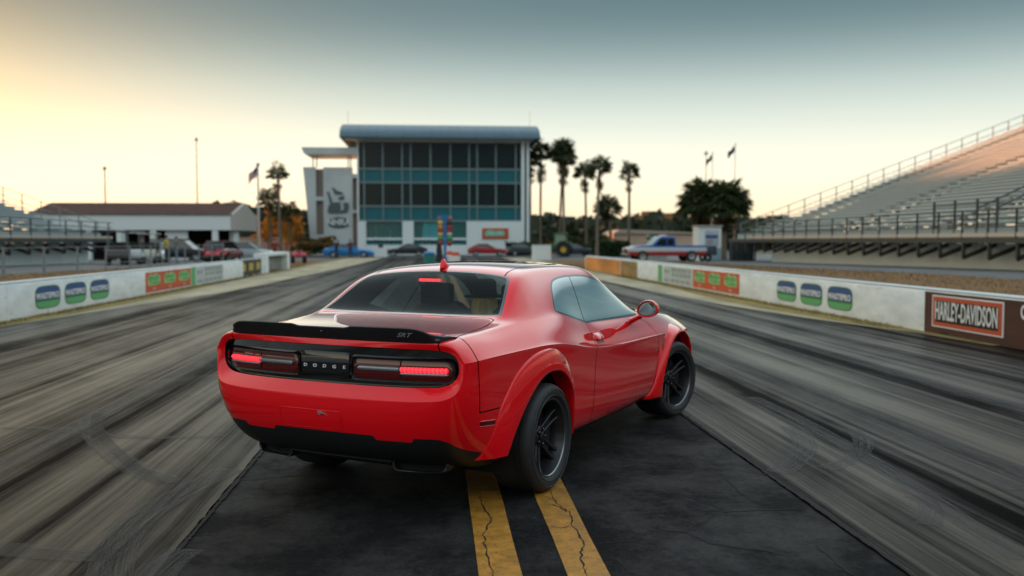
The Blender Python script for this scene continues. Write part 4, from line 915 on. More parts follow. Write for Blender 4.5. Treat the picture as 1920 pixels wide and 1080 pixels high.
shell('rear_window', pieces['rear_glass'], glass_rear); shell('window_border', pieces['rear_frit'], gloss)
shell('windshield', pieces['windshield'], glass_front); shell('window_border', pieces['front_frit'], gloss)
doors = {}
for s in 'LR':
    shell('quarter_panel', pieces['quarter_panel'], paint, sides=s); shell('fender', pieces['fender'], paint, sides=s)
    doors[s] = shell('door', pieces['door'], paint, sides=s)
    shell('window', pieces['door_glass'], glass_side, doors[s], sides=s)
    shell('quarter_window', pieces['quarter_glass'], glass_side, sides=s)
    shell('window_trim', pieces['side_trim'], gloss, sides=s); shell('window_pillar', pieces['divider'], gloss, sides=s)
    shell('side_skirt', pieces['side_skirt'], plastic, sides=s)

# ---- wheel arch flares
def flare(name, outer, inner, ylip, sd, n=72):
    O = smooth_poly(outer, 8, False); I = smooth_poly(inner, 8, False)
    def samp(P, t):
        d = np.concatenate([[0], np.cumsum(np.hypot(*np.diff(P, axis=0).T))]); return np.array([np.interp(t * d[-1], d, P[:, k]) for k in (0, 1)])
    prof = [(0, -.06), (.012, .12), (.06, .24), (.15, .40), (.28, .57), (.43, .73), (.58, .86), (.72, .945), (.84, .99), (.92, 1.0), (.97, .985), (1.0, .93)]
    G = []
    for k in range(n + 1):
        t = k / n; o, i = samp(O, t), samp(I, t); yb = body_y(*o); yl = ylip if not callable(ylip) else ylip(t); rowp = []
        for a, b in prof:
            p = o + (i - o) * a; rowp.append((p[0], sd * (yb - .004 + (yl - yb) * b), p[1]))
        p = rowp[-1]; rowp += [(p[0], p[1] - sd * .03, p[2]), (p[0], p[1] - sd * .12, p[2])]
        G.append(rowp)
    return MB().grid(G).build(name, paint, car, smooth=True, angle=50)
RO = [(-.775, .352), (-.735, .46), (-.652, .637), (-.56, .742), (-.446, .832), (-.32, .893), (-.17, .930), (.0, .940), (.14, .922), (.26, .872), (.36, .795), (.43, .69), (.468, .56), (.485, .42), (.49, .296)]
RI = [(-.555, .352), (-.505, .465), (-.43, .57), (-.33, .664), (-.20, .748), (-.05, .790), (.11, .785), (.23, .742), (.325, .667), (.388, .572), (.415, .46), (.428, .37), (.436, .296)]
FO = [(2.26, .252), (2.36, .36), (2.45, .50), (2.54, .63), (2.64, .74), (2.77, .82), (2.92, .862), (3.07, .868), (3.22, .835), (3.34, .765), (3.43, .66), (3.48, .52), (3.49, .36), (3.47, .26)]
FI = [(2.545, .252), (2.515, .34), (2.52, .44), (2.56, .55), (2.64, .66), (2.74, .735), (2.86, .780), (3.0, .790), (3.13, .765), (3.25, .70), (3.33, .61), (3.375, .50), (3.385, .36), (3.37, .26)]
for sd in (1, -1):
    flare('fender_flare', RO, RI, lambda t: .998 - .045 * abs(2 * t - 1) ** 3, sd); flare('fender_flare', FO, FI, lambda t: .995 - .045 * abs(2 * t - 1) ** 3, sd)
    for xc, r in ((0, .47), (FC, .46)):                       # dark wheel housings
        m = MB(); m.grid([[(xc + r * math.cos(t), sd * y, .36 + r * math.sin(t)) for y in (.93, .55)] for t in np.linspace(R(-20), R(200), 30)])
        m.add([(xc + r * math.cos(t), sd * .55, .36 + r * math.sin(t)) for t in np.linspace(R(-20), R(200), 30)], [tuple(range(30))])
        m.build('wheel_housing', liner_m, car)

# ---- wheels
def wheel_mesh():
    T = MB(); w2 = .157
    prof = [(.254, -w2 + .028), (.260, -w2 + .014), (.268, -w2 + .007), (.287, -w2 + .001), (.305, -w2), (.322, -w2 + .003), (.336, -w2 + .011), (.346, -w2 + .024), (.3525, -w2 + .040), (.3545, -w2 + .06), (.3548, -.05), (.355, 0)]
    prof = prof + [(r, -h) for r, h in prof[::-1][1:]]
    T.lathe(prof, 72, 'y'); tyre = T
    Gv = MB()                                                 # two grooves round the tread and raised sidewall ribs
    for h in (-.085, .085): Gv.lathe([(.3552, h - .004), (.3558, h), (.3552, h + .004)], 72, 'y')
    ribs = MB()
    for sgn in (-1, 1):
        for r in (.278, .318): ribs.lathe([(r - .003, sgn * (w2 - .002)), (r, sgn * (w2 + .0022)), (r + .003, sgn * (w2 - .002))], 72, 'y')
    rim = MB(); rim.lathe([(.235, .14), (.246, .125), (.232, .11), (.218, .09), (.214, .0), (.218, -.07), (.232, -.104), (.238, -.122), (.244, -.136)], 60, 'y')
    lip = MB(); lip.lathe([(.244, -.136), (.250, -.143), (.257, -.143), (.259, -.134), (.256, -.128)], 60, 'y')
    sp = []
    for k in range(5):                                        # five twin-bar spokes sweeping in to the hub
        a = R(90 + 72 * k + 14); m = MB()
        for o in (-1, 1):
            P = []
            for r, off, dep, wd, th in ((.045, .021, -.062, .034, .036), (.09, .024, -.070, .030, .034), (.14, .027, -.078, .028, .032), (.19, .030, -.088, .028, .032), (.229, .035, -.104, .034, .030)):
                c, s_ = math.cos(a), math.sin(a); u = o * off
                loop = [(u - wd / 2, dep + th), (u + wd / 2, dep + th), (u + wd / 2 * .8, dep + .004), (u + wd / 2 * .45, dep), (u - wd / 2 * .45, dep), (u - wd / 2 * .8, dep + .004)]
                P.append([(r * c - q * s_, d, r * s_ + q * c) for q, d in loop + loop[:1]])
            m.grid(P)
        c, s_ = math.cos(a), math.sin(a)                      # web between the bars near the hub
        m.add([(r * c - q * s_, d, r * s_ + q * c) for r, q, d in ((.03, -.035, -.055), (.03, .035, -.055), (.17, .03, -.070), (.17, -.03, -.070))], [(0, 1, 2, 3)])
        sp.append(m)
    hub = MB(); hub.lathe([(.076, -.035), (.074, -.062), (.058, -.072), (.036, -.075), (.034, -.086), (.028, -.090), (0.001, -.091)], 40, 'y')
    nuts = []
    for k in range(5):
        a = R(90 + 72 * k + 50); nuts.append(MB().lathe([(.010, -.06), (.010, -.083), (.006, -.087), (.0005, -.087)], 10, 'y', (.052 * math.cos(a), 0, .052 * math.sin(a))))
    disc = MB(); disc.lathe([(.06, -.03), (.178, -.03), (.178, -.002), (.06, -.002)], 48, 'y')
    cal = MB(); cal.grid([[(r * math.cos(t), y, r * math.sin(t)) for r, y in ((.11, -.055), (.188, -.055), (.194, -.045), (.194, .01), (.11, .01))] for t in np.linspace(R(-30), R(30), 10)])
    return tyre, Gv, ribs, rim, lip, sp, hub, nuts, disc, cal
W = wheel_mesh()
def make_wheel(loc, rotz, flip):
    wroot = bpy.data.objects.new('wheel', None); COL.objects.link(wroot); wroot.parent = car
    wroot.location = loc; wroot.rotation_euler = (0, 0, rotz + (math.pi if flip else 0))
    ty = wheel_parts['tyre'] if wheel_parts else None
    if not wheel_parts:
        wheel_parts['tyre'] = [W[0].build('tyre', rubber, None, smooth=True)]
        wheel_parts['tread_groove'] = [W[1].build('tread_groove', liner_m, None)]
        wheel_parts['sidewall_rib'] = [W[2].build('sidewall_rib', rubber, None, smooth=True)]
        wheel_parts['rim'] = [W[3].build('rim', wheel_m, None, smooth=True)]
        wheel_parts['rim_lip'] = [W[4].build('rim_lip', lip_m, None, smooth=True)]
        wheel_parts['spoke'] = [m.build('spoke', wheel_m, None, smooth=True, angle=30) for m in W[5]]
        wheel_parts['hub'] = [W[6].build('hub', wheel_m, None, smooth=True)]
        wheel_parts['wheel_nut'] = [m.build('wheel_nut', dark_chrome, None, smooth=True) for m in W[7]]
        wheel_parts['brake_disc'] = [W[8].build('brake_disc', disc_m, None, smooth=True)]
        wheel_parts['brake_caliper'] = [W[9].build('brake_caliper', caliper_m, None, smooth=True)]
        for l in wheel_parts.values():
            for o in l: o.parent = wroot
    else:
        for l in wheel_parts.values():
            for o in l:
                c = o.copy(); COL.objects.link(c); c.parent = wroot
wheel_parts = {}
for sd in (-1, 1):                                            # outer face at local -y: right side first
    make_wheel((0, sd * .833, .3545), 0, sd > 0); make_wheel((FC, sd * .826, .3545), R(-15), sd > 0)

# ---- tail: recessed panel, lamps, letters
zb_tab = sorted([(y, z) for y, z in T0[:6]]); zt_tab = sorted([(y, z) for y, z in T0[6:]] + [(.70, 1.027), (.35, 1.03), (0, 1.031)])
loop = [tuple(p) for p in A[:, 0]]                            # recess edge of the half shell, bottom centre to top centre
loop = loop + [(x, -y, z) for x, y, z in loop[::-1]][1:-1]
def xp(y, d=0.): return xt(y) + .030 - d                      # face of the recessed panel, d proud of it
m = MB(); ins = [(p[0] + .032, p[1] * .992, .915 + (p[2] - .915) * .96) for p in loop]
m.grid([[a, ((a[0] + b[0]) / 2 - .003, b[1], b[2]), b] for a, b in zip(loop, ins)], close_u=True)
m.build('tail_recess', gloss, car, smooth=True)
ys = np.linspace(-.853, .853, 120); m = MB()
lo = np.array([q for q in ins if True])
def edge(yv, top):
    c = [q for q in ins if (q[2] > .915) == top]; c.sort(key=lambda q: q[1]); return float(np.interp(yv, [q[1] for q in c], [q[2] for q in c]))
m.grid([[(xp(y), y, edge(y, False) + (edge(y, True) - edge(y, False)) * t) for t in np.linspace(0, 1, 5)] for y in ys])
m.build('tail_panel', gloss, car, smooth=True)
def rr(y0, y1, z0, z1, r0, r1=None, n=6):
    """Rounded rectangle loop, corner radii r0 at y0 and r1 at y1."""
    r1 = r1 or r0; out = []
    for (cy, cz, a0, r) in ((y1 - r1, z1 - r1, 0, r1), (y0 + r0, z1 - r0, 90, r0), (y0 + r0, z0 + r0, 180, r0), (y1 - r1, z0 + r1, 270, r1)):
        for k in range(n + 1):
            t = R(a0 + 90 * k / n); out.append((cy + r * math.cos(t), cz + r * math.sin(t)))
    return out
def densify(l, st=.02):
    out = []
    for a, b in zip(l, l[1:] + l[:1]):
        n = max(1, int(math.hypot(b[0] - a[0], b[1] - a[1]) / st))
        for k in range(n): out.append((a[0] + (b[0] - a[0]) * k / n, a[1] + (b[1] - a[1]) * k / n))
    return out
def ring(m, lo, hi, dl, dh):
    """Band between two loops of equal length, each at its own depth."""
    m.grid([[(xp(a[0], dl), a[0], a[1]), (xp(b[0], dh), b[0], b[1])] for a, b in zip(lo, hi)], close_u=True)
def plate(m, y0, y1, z0, z1, r0, r1, d, dedge=0.):
    """Rounded plate following the panel's curve."""
    n = 24; L_ = densify(rr(y0, y1, z0, z1, r0, r1), .012)
    g = []
    for k in range(n + 1):
        y = y0 + .0005 + (y1 - y0 - .001) * k / n
        zs = []
        for a, b in zip(L_, L_[1:] + L_[:1]):
            if (a[0] - y) * (b[0] - y) <= 0 and a[0] != b[0]: zs.append(a[1] + (b[1] - a[1]) * (y - a[0]) / (b[0] - a[0]))
        if len(zs) < 2: continue
        lo_, hi_ = min(zs), max(zs)
        g.append([(xp(y, d - dedge * (2 * t - 1) ** 4), y, lo_ + (hi_ - lo_) * t) for t in np.linspace(0, 1, 7)])
    m.grid(g)
    ring(m, L_, L_, d - dedge, -.004)
for sd in (1, -1):
    lamp = bpy.data.objects.new('tail_lamp', None); COL.objects.link(lamp); lamp.parent = car
    def yy(a, b): return (a, b) if sd > 0 else (-b, -a)
    # glossy bezel around the lamp
    y0, y1 = yy(.178, .848); r_ = (.035, .055) if sd > 0 else (.055, .035)
    L0 = densify(rr(y0, y1, .828, .980, *r_)); m = MB()
    y0b, y1b = yy(.20, .826); L1 = []
    cyc, czc = (y0 + y1) / 2, .904
    L1 = [((p[0] - cyc) * .955 + (y0b + y1b) / 2, (p[1] - czc) * .80 + .900) for p in L0]; Lm = [((a[0] + b[0]) / 2, (a[1] + b[1]) / 2) for a, b in zip(L0, L1)]
    ring(m, L0, Lm, -.002, .020); ring(m, Lm, L1, .020, .002)
    m.build('lamp_bezel', gloss, lamp, smooth=True)
    # red lens in two pieces with a dark joint between them
    for a, b, ra, rb in ((.206, .508, .03, .004), (.516, .818, .004, .042)):
        y0, y1 = yy(a, b); r0, r1 = (ra, rb) if sd > 0 else (rb, ra)
        m = MB(); plate(m, y0, y1, .846, .955, r0, r1, .006, .004); m.build('lens', lens_red, lamp, smooth=True)
    for a, b, ra, rb, mm, nm in ((.238, .508, .018, .004, lens_clear, 'reverse_lamp'), (.516, .797, .004, .018, lens_lit, 'brake_lamp')):
        y0, y1 = yy(a, b); r0, r1 = (ra, rb) if sd > 0 else (rb, ra)
        zc_ = .903; m = MB(); plate(m, y0, y1, zc_ - .011, zc_ + .018, min(r0, .013), min(r1, .013), .022, .010); m.build(nm, mm, lamp, smooth=True)
        if nm == 'brake_lamp':
            m = MB(); plate(m, y0, y1, zc_ - .028, zc_ - .013, min(r0, .007), min(r1, .007), .020, .006); m.build('lamp_shelf', lens_clear, lamp, smooth=True)
# raised centre plate and letters
m = MB(); plate(m, -.174, .174, .833, .986, .012, .012, .012, .006); m.build('centre_plate', gloss, car, smooth=True)
for k, ch in enumerate('DODGE'):
    yl = .142 - .071 * k
    text('badge_letter', ch, .026, chrome, car, (xp(yl, .0145), yl, .9005), (R(90), 0, R(-90)), extrude=.002, sx=1.35, bold=.0006)
# high brake light behind the rear glass
m = MB(); m.box(.165, .185, -.075, .105, 1.352, 1.372); o = m.build('high_brake_light', lens_lit, car, bevel=.004); o.location.y = .03

# ---- spoiler
ST = [(0, 1.139), (.165, 1.139), (.185, 1.143), (.215, 1.150), (.50, 1.152), (.60, 1.150), (.65, 1.146), (.69, 1.134), (.73, 1.114), (.765, 1.097), (.80, 1.092)]
SXR = [(0, -1.140), (.5, -1.134), (.66, -1.118), (.71, -1.10), (.74, -1.07), (.765, -1.01), (.79, -.93)]
SXF = [(0, -.93), (.5, -.925), (.7, -.905), (.775, -.89), (.80, -.885)]
rows = []
for y in np.linspace(-.79, .79, 131):
    a = abs(y); zt, xr, xf = ip(a, ST), ip(a, SXR), ip(a, SXF); zd = body_z(xf, a) + .001; zb = max(ip(a, [(0, 1.066), (.68, 1.064), (.75, 1.068), (.775, 1.076), (.80, 1.086)]), 1.0)
    xb = body_x(a, zb) - .004
    rows.append([(xf, y, zd), (xf - .25 * (xf - xr), y, zd + .16 * (zt - zd)), (xf - .65 * (xf - xr), y, zd + .58 * (zt - zd)), (xr + .012, y, zt - .002), (xr + .004, y, zt + .001), (xr, y, zt - .004), (xr + .004, y, zt - .014), (xr + .35 * (xb - xr), y, zb + .55 * (zt - zb)), (xb - .006, y, zb + .012), (xb, y, zb), (xb + .03, y, zb)])
sp_o = MB().grid(rows).build('spoiler', satin, car, smooth=True, angle=40)
# badge on the spoiler
text('badge', 'SRT', .034, dark_chrome, sp_o, (-1.134, -.575, 1.112), (R(78), 0, R(-90)), extrude=.002, sx=1.6, shear=.35, bold=.0008)
cam_m = MB().ball((-1.130, .0, 1.110), (.006, .009, .009)); cam_m.build('rear_camera', gloss, sp_o, smooth=True)

# ---- bumper and valance details
def on_tail(y, z, d=.002): return Vector((body_x(y, z) - d, y, z))
# number-plate recess: a shallow pocket with a sloping floor and side walls
m = MB(); P0 = [(-.17, .50), (.31, .50), (.29, .625), (-.15, .625)]
PL = densify(rr(-.165, .305, .530, .650, .02), .02)
m.grid([[tuple(on_tail(y, z, .0015)), tuple(on_tail(.07 + (y - .07) * .97, .59 + (z - .59) * .93, .0028)), tuple(on_tail(.07 + (y - .07) * .955, .59 + (z - .59) * .90, .002))] for y, z in PL], close_u=True)
m.build('plate_surround', paint, car, smooth=True)
m = MB(); m.grid([[tuple(on_tail(y, z, .0025)) for z in np.linspace(.536, .640, 6)] for y in np.linspace(-.15, .29, 20)]); m.build('plate_pocket', paint, car, smooth=True)
bird = [(0, 0), (.014, .004), (.030, .005), (.048, -.001), (.062, -.010), (.074, -.021), (.064, -.015), (.050, -.010), (.036, -.011), (.026, -.014), (.020, -.019), (.016, -.021), (.018, -.012), (.010, -.017), (.012, -.007), (.003, -.010), (.006, -.004)]
m = MB(); m.prism([(-y, z) for y, z in bird], -.0016, .0016, 'yz'); o = m.build('emblem', mat('emblem_silver', (.55, .55, .53), .25, metal=.9), car); p = on_tail(.012, .640, .006); o.location = p
# exhaust finishers
for sd in (1, -1):
    y0, y1 = (.375, .705) if sd > 0 else (-.705, -.375)
    L0 = densify(rr(y0, y1, .285, .362, .036), .015); m = MB()
    def tp(p, sc, dx): yc_, zc_ = (y0 + y1) / 2, .3235; return (body_x(p[0], .34) + dx, yc_ + (p[0] - yc_) * sc, zc_ + (p[1] - zc_) * sc)
    m.grid([[tp(p, 1.06, .08), tp(p, 1.04, .012), tp(p, 1.0, .0), tp(p, .93, .002), tp(p, .90, .012), tp(p, .88, .06)] for p in L0], close_u=True)
    ex = m.build('exhaust_finisher', satin, car, smooth=True)
    m = MB(); m.add([tp(p, .885, .045) for p in L0], [tuple(range(len(L0)))]); m.build('tailpipe_opening', liner_m, ex)
m = MB(); m.grid([[(body_x(y, .335) - q, y, z) for q, z in ((-.03, .350), (.008, .350), (.018, .344), (.018, .334), (.008, .326), (-.03, .322))] for y in np.linspace(-.375, .375, 30)]); m.build('diffuser_bar', satin, car, smooth=True)
m = MB(); m.grid([[(body_x(y, .30) + .10 - q, y, z) for q, z in ((.085, .33), (.08, .285), (-.02, .262), (-.30, .24))] for y in np.linspace(-.70, .70, 20)]); m.build('diffuser', plastic, car, smooth=True)
m = MB(); m.tube([(-.62, .0, .31), (-.62, .55, .31)], .09, 16); m.tube([(-.62, -.55, .31), (-.62, 0, .31)], .09, 16); m.build('muffler', mat('muffler_steel', (.03, .03, .03), .6, metal=.6), car, smooth=True)
# side markers
for sd in (1, -1):
    m = MB(); q = [(-.872, .607), (-.705, .590), (-.708, .560), (-.872, .577)]; m.grid([[(x, sd * (body_y(x, z) + .002), z) for x, z in ((a[0] + (b[0] - a[0]) * t, a[1] + (b[1] - a[1]) * t) for t in np.linspace(0, 1, 9))] for a, b in ((q[0], q[1]), (q[3], q[2]))])
    m.build('side_marker', marker_m, car, smooth=True)
    m = MB()
    for a, b in ((q[0], q[1]), (q[3], q[2])): m.tube([(x, sd * (body_y(x, z) + .001), z) for x, z in ((a[0] + (b[0] - a[0]) * t, a[1] + (b[1] - a[1]) * t) for t in np.linspace(0, 1, 7))], .0022, 5)
    m.build('marker_edge', paint, car, smooth=True)

# ---- door details, mirrors, antenna
for s, sd in (('L', 1), ('R', -1)):
    d = doors[s]
    def bl(x, z, off=0.): return (x, sd * (body_y(x, z) + off), z)
    m = MB()                                                  # handle: pocket shade painted dark red below a body-colour flap
    m.grid([[bl(x, z, .0015) for z in np.linspace(.872, .925, 5)] for x in np.linspace(.985, 1.135, 9)]); m.build('handle_pocket', mat('pocket_shade', (.10, .002, .003), .3, coat=.5), d, smooth=True)
    m = MB(); rows = []
    for x in np.linspace(.978, 1.142, 12):
        e = 1 - abs((x - 1.06) / .082) ** 4
        rows.append([bl(x, .948, .0), bl(x, .942, .010 * e + .002), bl(x, .925, .022 * e + .003), bl(x, .905, .024 * e + .003), bl(x, .898, .016 * e), bl(x, .903, .0)])
    m.grid(rows); m.build('handle', paint, d, smooth=True, angle=60)
    mr = bpy.data.objects.new('mirror', None); COL.objects.link(mr); mr.parent = car
    cx_, cy_, cz_ = 1.84, sd * 1.030, 1.076
    rows = []
    for k, (dx, ra, rb) in enumerate(((-.012, .076, .060), (-.02, .085, .068), (-.008, .089, .072), (.03, .088, .071), (.07, .079, .064), (.105, .058, .047), (.125, .032, .026), (.13, .004, .003))):
        rows.append([(cx_ + dx + .10 * ((ra * math.cos(t))) * 1.0, cy_ + sd * ra * math.cos(t) * (1 - .10 * math.sin(t)), cz_ + rb * math.sin(t) * (1.12 if math.sin(t) > 0 else .92) + .02 * math.cos(t) * .3) for t in np.linspace(0, 2 * math.pi, 29)])
    MB().grid(rows).build('mirror_housing', paint, mr, smooth=True, angle=60)
    q = rows[0]; c_ = (sum(p[0] for p in q[:-1]) / 28 + .002, sum(p[1] for p in q[:-1]) / 28, sum(p[2] for p in q[:-1]) / 28)
    MB().add([(p[0] + .003, c_[1] + (p[1] - c_[1]) * .97, c_[2] + (p[2] - c_[2]) * .97) for p in q[:-1]], [tuple(range(28))]).build('mirror_rim', gloss, mr)
    MB().add([(p[0] - .0015, c_[1] + (p[1] - c_[1]) * .88, c_[2] + (p[2] - c_[2]) * .86) for p in q[:-1]], [tuple(range(28))]).build('mirror_glass', mirror_m, mr)
    a = Vector((1.93, sd * .86, .972)); m = MB(); rows = []
    for t in np.linspace(0, 1, 9):
        p = a.lerp(Vector((1.90, sd * .985, 1.035)), t); ww, hh = .075 - .035 * t, .028 - .006 * t
        rows.append([(p.x + ww * math.cos(u), p.y - sd * .15 * hh * math.sin(u), p.z + hh * math.sin(u)) for u in np.linspace(0, 2 * math.pi, 13)])
    m.grid(rows); m.build('mirror_arm', paint, mr, smooth=True)
    # small dark emblem on the front fender
    m = MB(); m.prism([(2.555, .735), (2.58, .775), (2.60, .745), (2.615, .79), (2.62, .70), (2.60, .655), (2.605, .615), (2.575, .645), (2.56, .625), (2.565, .68)], sd * (body_y(2.58, .70) + .001), sd * (body_y(2.58, .70) + .004)); m.build('fender_emblem', gloss, car)
zr = body_z(.30, 0)
rows = []                                                     # shark-fin antenna
for t in np.linspace(0, 1, 9):
    h = .066 * (1 - (1 - t) ** 1.0); xf, xb = .42 - .115 * t - .05 * math.sin(t * math.pi) * .6, .235 + .035 * t ** 1.2
    wd = .026 * (1 - t) ** .8 + .003; n = 12
    rows.append([((xf + xb) / 2 + (xf - xb) / 2 * math.cos(u), wd * math.sin(u) * (1.0 if math.cos(u) < 0 else .9), zr - .004 + (.02 * (1 - t)) * 0 + h - (1 - t) * .0) for u in np.linspace(0, 2 * math.pi, n + 1)])
m = MB(); m.grid(rows); m.add([p for p in rows[-1][:-1]], [tuple(range(12))]); m.build('antenna_fin', paint, car, smooth=True, angle=60)

# ---- cabin
m = MB(); m.box(-.35, 2.35, -.78, .78, .24, .30); m.box(-.30, -.05, -.70, .70, 1.05, 1.075); m.build('cabin_floor', cabin, car)
m = MB(); m.grid([[(-.05, y, 1.08), (.10, y, 1.02), (.20, y, .70), (.65, y, .55), (.70, y, .30)] for y in np.linspace(-.62, .62, 12)]); m.build('rear_bench', seat_m, car, smooth=True)
m = MB(); m.grid([[(2.36, y, 1.02), (2.1, y, .99), (1.98, y, .94), (1.93, y, .80), (2.0, y, .4)] for y in np.linspace(-.70, .70, 12)]); m.build('dashboard', cabin, car, smooth=True)
m = MB(); m.box(.9, 2.0, -.10, .10, .28, .58); m.build('centre_console', cabin, car, bevel=.03)
for y in (.33, -.38):
    st = bpy.data.objects.new('seat', None); COL.objects.link(st); st.parent = car
    def srow(prof, hw, edge=.8):
        return [[(x + .05 * (abs(t) ** 2.5), y + hw * w_ * t, z) for t in np.linspace(-1, 1, 11)] for x, z, w_ in prof]
    m = MB(); m.grid(srow([(1.42, .50, .9), (1.45, .56, 1), (1.1, .52, 1), (.98, .50, 1)], .27)); m.build('seat_cushion', seat_m, st, smooth=True)
    front = srow([(.98, .50, 1), (.92, .75, 1.0), (.86, .98, 1.0), (.82, 1.10, .86), (.80, 1.16, .6), (.77, 1.17, .5)], .27)
    back = [[(x - .10, yy_, z) for x, yy_, z in r_] for r_ in front]
    m = MB(); m.grid(front); m.grid(back); m.grid([[f[0], b[0]] for f, b in zip(front, back)]); m.grid([[f[-1], b[-1]] for f, b in zip(front, back)]); m.grid([front[-1], back[-1]]); m.build('backrest', seat_m, st, smooth=True)
    m = MB(); m.box(.70, .80, y - .135, y + .135, 1.14, 1.315); m.build('headrest', seat_m, st, bevel=.035)
    for q in (-.06, .06): MB().tube([(.74, y + q, 1.08), (.74, y + q, 1.18)], .008, 8).build('headrest_post', dark_chrome, st)
m = MB()                                                      # steering wheel
m.tube([(1.62 + .06 * math.sin(t), .38 + .18 * math.cos(t), .92 + .17 * math.sin(t)) for t in np.linspace(0, 2 * math.pi, 33)], .016, 8, caps=False); m.bar((1.62, .22, .92), (1.62, .54, .92), .03, .04); m.bar((1.62, .38, .92), (1.95, .38, .86), .06, .06); m.build('steering_wheel', cabin, car, smooth=True)
m = MB(); m.box(1.72, 1.735, -.11, .11, 1.335, 1.395); m.build('inside_mirror', gloss, car, bevel=.01)
# front: grille and lamps (hardly seen from here)
m = MB(); m.box(3.80, 3.905, -.66, .66, .56, .745); m.build('grille', gloss, car, bevel=.02)
for y in (-.62, -.45, .45, .62): MB().lathe([(.001, 3.915), (.05, 3.914), (.062, 3.905), (.062, 3.88)], 20, 'x', (0, y, .655)).build('headlight', lens_clear, car, smooth=True)

# ------------------------------------------------------------------ palms, trees, shrubs
trunk_m = mat('palm_trunk', (.16, .125, .09), .9, var=.3, vscale=6, stretch=(1, 1, .4), bump=.4, bscale=12)
frond_m = mat('palm_frond', (.048, .070, .020), .7, var=.35, vscale=2); dead_m = mat('dead_frond', (.09, .060, .025), .9, var=.3, vscale=2); dead_sunlit = mat('sunlit_frond', (.42, .20, .025), .9, var=.4, vscale=2)  # last one: dead fronds painted bright as if in low sun
leaf_m = mat('oak_leaf', (.045, .060, .018), .8, var=.45, vscale=.6); leaf2_m = mat('autumn_leaf', (.16, .085, .02), .85, var=.5, vscale=.6); hedge_m = mat('hedge_leaf', (.022, .050, .016), .8, var=.4, vscale=1.5); bark_m = mat('bark', (.07, .055, .04), .9, var=.3, vscale=4); pine_m = mat('pine_needles', (.030, .042, .020), .85, var=.4, vscale=.3)
for mm in (frond_m, leaf_m, leaf2_m, dead_sunlit, hedge_m):       # thin leaves let some light through
    N, L = nl(mm); b = N['Principled BSDF']; b.inputs['Subsurface Weight'].default_value = 0
    tr = N.new('ShaderNodeBsdfTranslucent'); mx = N.new('ShaderNodeMixShader'); mx.inputs[0].default_value = .3
    src = b.inputs['Base Color'].links[0].from_socket; L.new(src, tr.inputs[0]); L.new(b.outputs[0], mx.inputs[1]); L.new(tr.outputs[0], mx.inputs[2]); L.new(mx.outputs[0], N['Material Output'].inputs[0])
def fan_leaf(mb, base, d, up, L_, r, rg, nseg=11):
    """A fan palm leaf: stalk, then a folded fan of blades."""
    d = d.normalized(); side = d.cross(up).normalized(); tip = base + d * L_
    mb.tube([base, (base + tip) / 2 + Vector((0, 0, .02)), tip], [.02, .016, .012], 4, caps=False)
    for k in range(nseg):
        a = R(-105 + 210 * k / (nseg - 1)); dd = (d * math.cos(a) + side * math.sin(a) - Vector((0, 0, .35 * abs(math.sin(a)) + .15))).normalized(); l = r * rg.uniform(.8, 1.05)
        ww = .06 * r / .7; sd_ = dd.cross(up).normalized() * ww; mid = tip + dd * l * .55; end = tip + dd * l - Vector((0, 0, .18 * l))
        mb.add([tip, mid + sd_, end, mid - sd_], [(0, 1, 2, 3)])
def palm(label, X, Y, h, crown=1.5, trunk_r=.16, n=30, seed=0, skirt=.6, group=None, lean=0., gold=False, zb=0.):
    rg = np.random.default_rng(seed); t = thing('palm_tree', label, 'palm', (X, Y, zb), 0, group)
    m = MB(); ln = rg.normal(0, .25) + lean; pts = [(ln * (k / 6) ** 2, .0, h * k / 6) for k in range(7)]; m.tube(pts, [trunk_r * (1.5 if k == 0 else 1.05 - .3 * k / 6) for k in range(7)], 10); m.build('trunk', trunk_m, t, smooth=True)
    top = Vector(pts[-1]); m = MB(); lr = crown * .55
    for k in range(int(n * 1.6)):
        a = rg.uniform(0, 6.283); e = rg.uniform(-.55, 1.25); d = Vector((math.cos(a) * math.cos(e), math.sin(a) * math.cos(e), math.sin(e)))
        fan_leaf(m, top + d * .1 + Vector((0, 0, rg.uniform(-.2, .25))), d, Vector((0, 0, 1)), crown * rg.uniform(.40, .62), lr * rg.uniform(.85, 1.15), rg)
    m.build('crown', frond_m, t, fix=False)
    if skirt:
        m = MB()
        for k in range(int(n * .7)):
            a = rg.uniform(0, 6.283); d = Vector((math.cos(a) * .35, math.sin(a) * .35, -1)); b0 = top + Vector((0, 0, -rg.uniform(.15, skirt)))
            fan_leaf(m, b0, d, Vector((math.sin(a), -math.cos(a), .1)), crown * .30, lr * .8, rg, 6)
        m.build('dead_fronds', dead_sunlit if gold else dead_m, t, fix=False)
    return t
def pal(u, v_top, v_base, Yd, label, **k):
    s = FPX / Yd; X = ratio(u) * Yd; h = (v_base - v_top) / s; return palm(label, X, Yd, h, **k)
G_ = 'tall palms beside the control tower'
pal(1013, 285, 476, 114, 'tall palm nearest the control tower, half behind its roof edge', crown=1.75, seed=1, n=34, skirt=2.6, group=G_)
pal(994, 300, 476, 122, 'palm whose fronds peek out behind the tower corner', crown=1.6, seed=2, n=26, skirt=2.2, group=G_)
pal(1049, 295, 476, 116, 'left one of the close pair of tall palms', crown=1.7, seed=3, n=34, skirt=2.4, group=G_)
pal(1057, 283, 476, 113, 'taller one of the close pair of palms, with the highest crown', crown=1.9, seed=4, n=38, skirt=2.0, group=G_)
pal(1099, 320, 474, 118, 'shorter left palm of the middle pair', crown=1.6, seed=5, n=30, skirt=1.7, group=G_)
pal(1119, 310, 482, 96, 'right palm of the middle pair, behind the tractor', crown=1.35, seed=6, n=32, skirt=1.8, group=G_)
pal(1179, 318, 480, 100, 'single slender palm standing apart right of the others', crown=1.25, seed=7, n=26, skirt=1.7, group=G_)
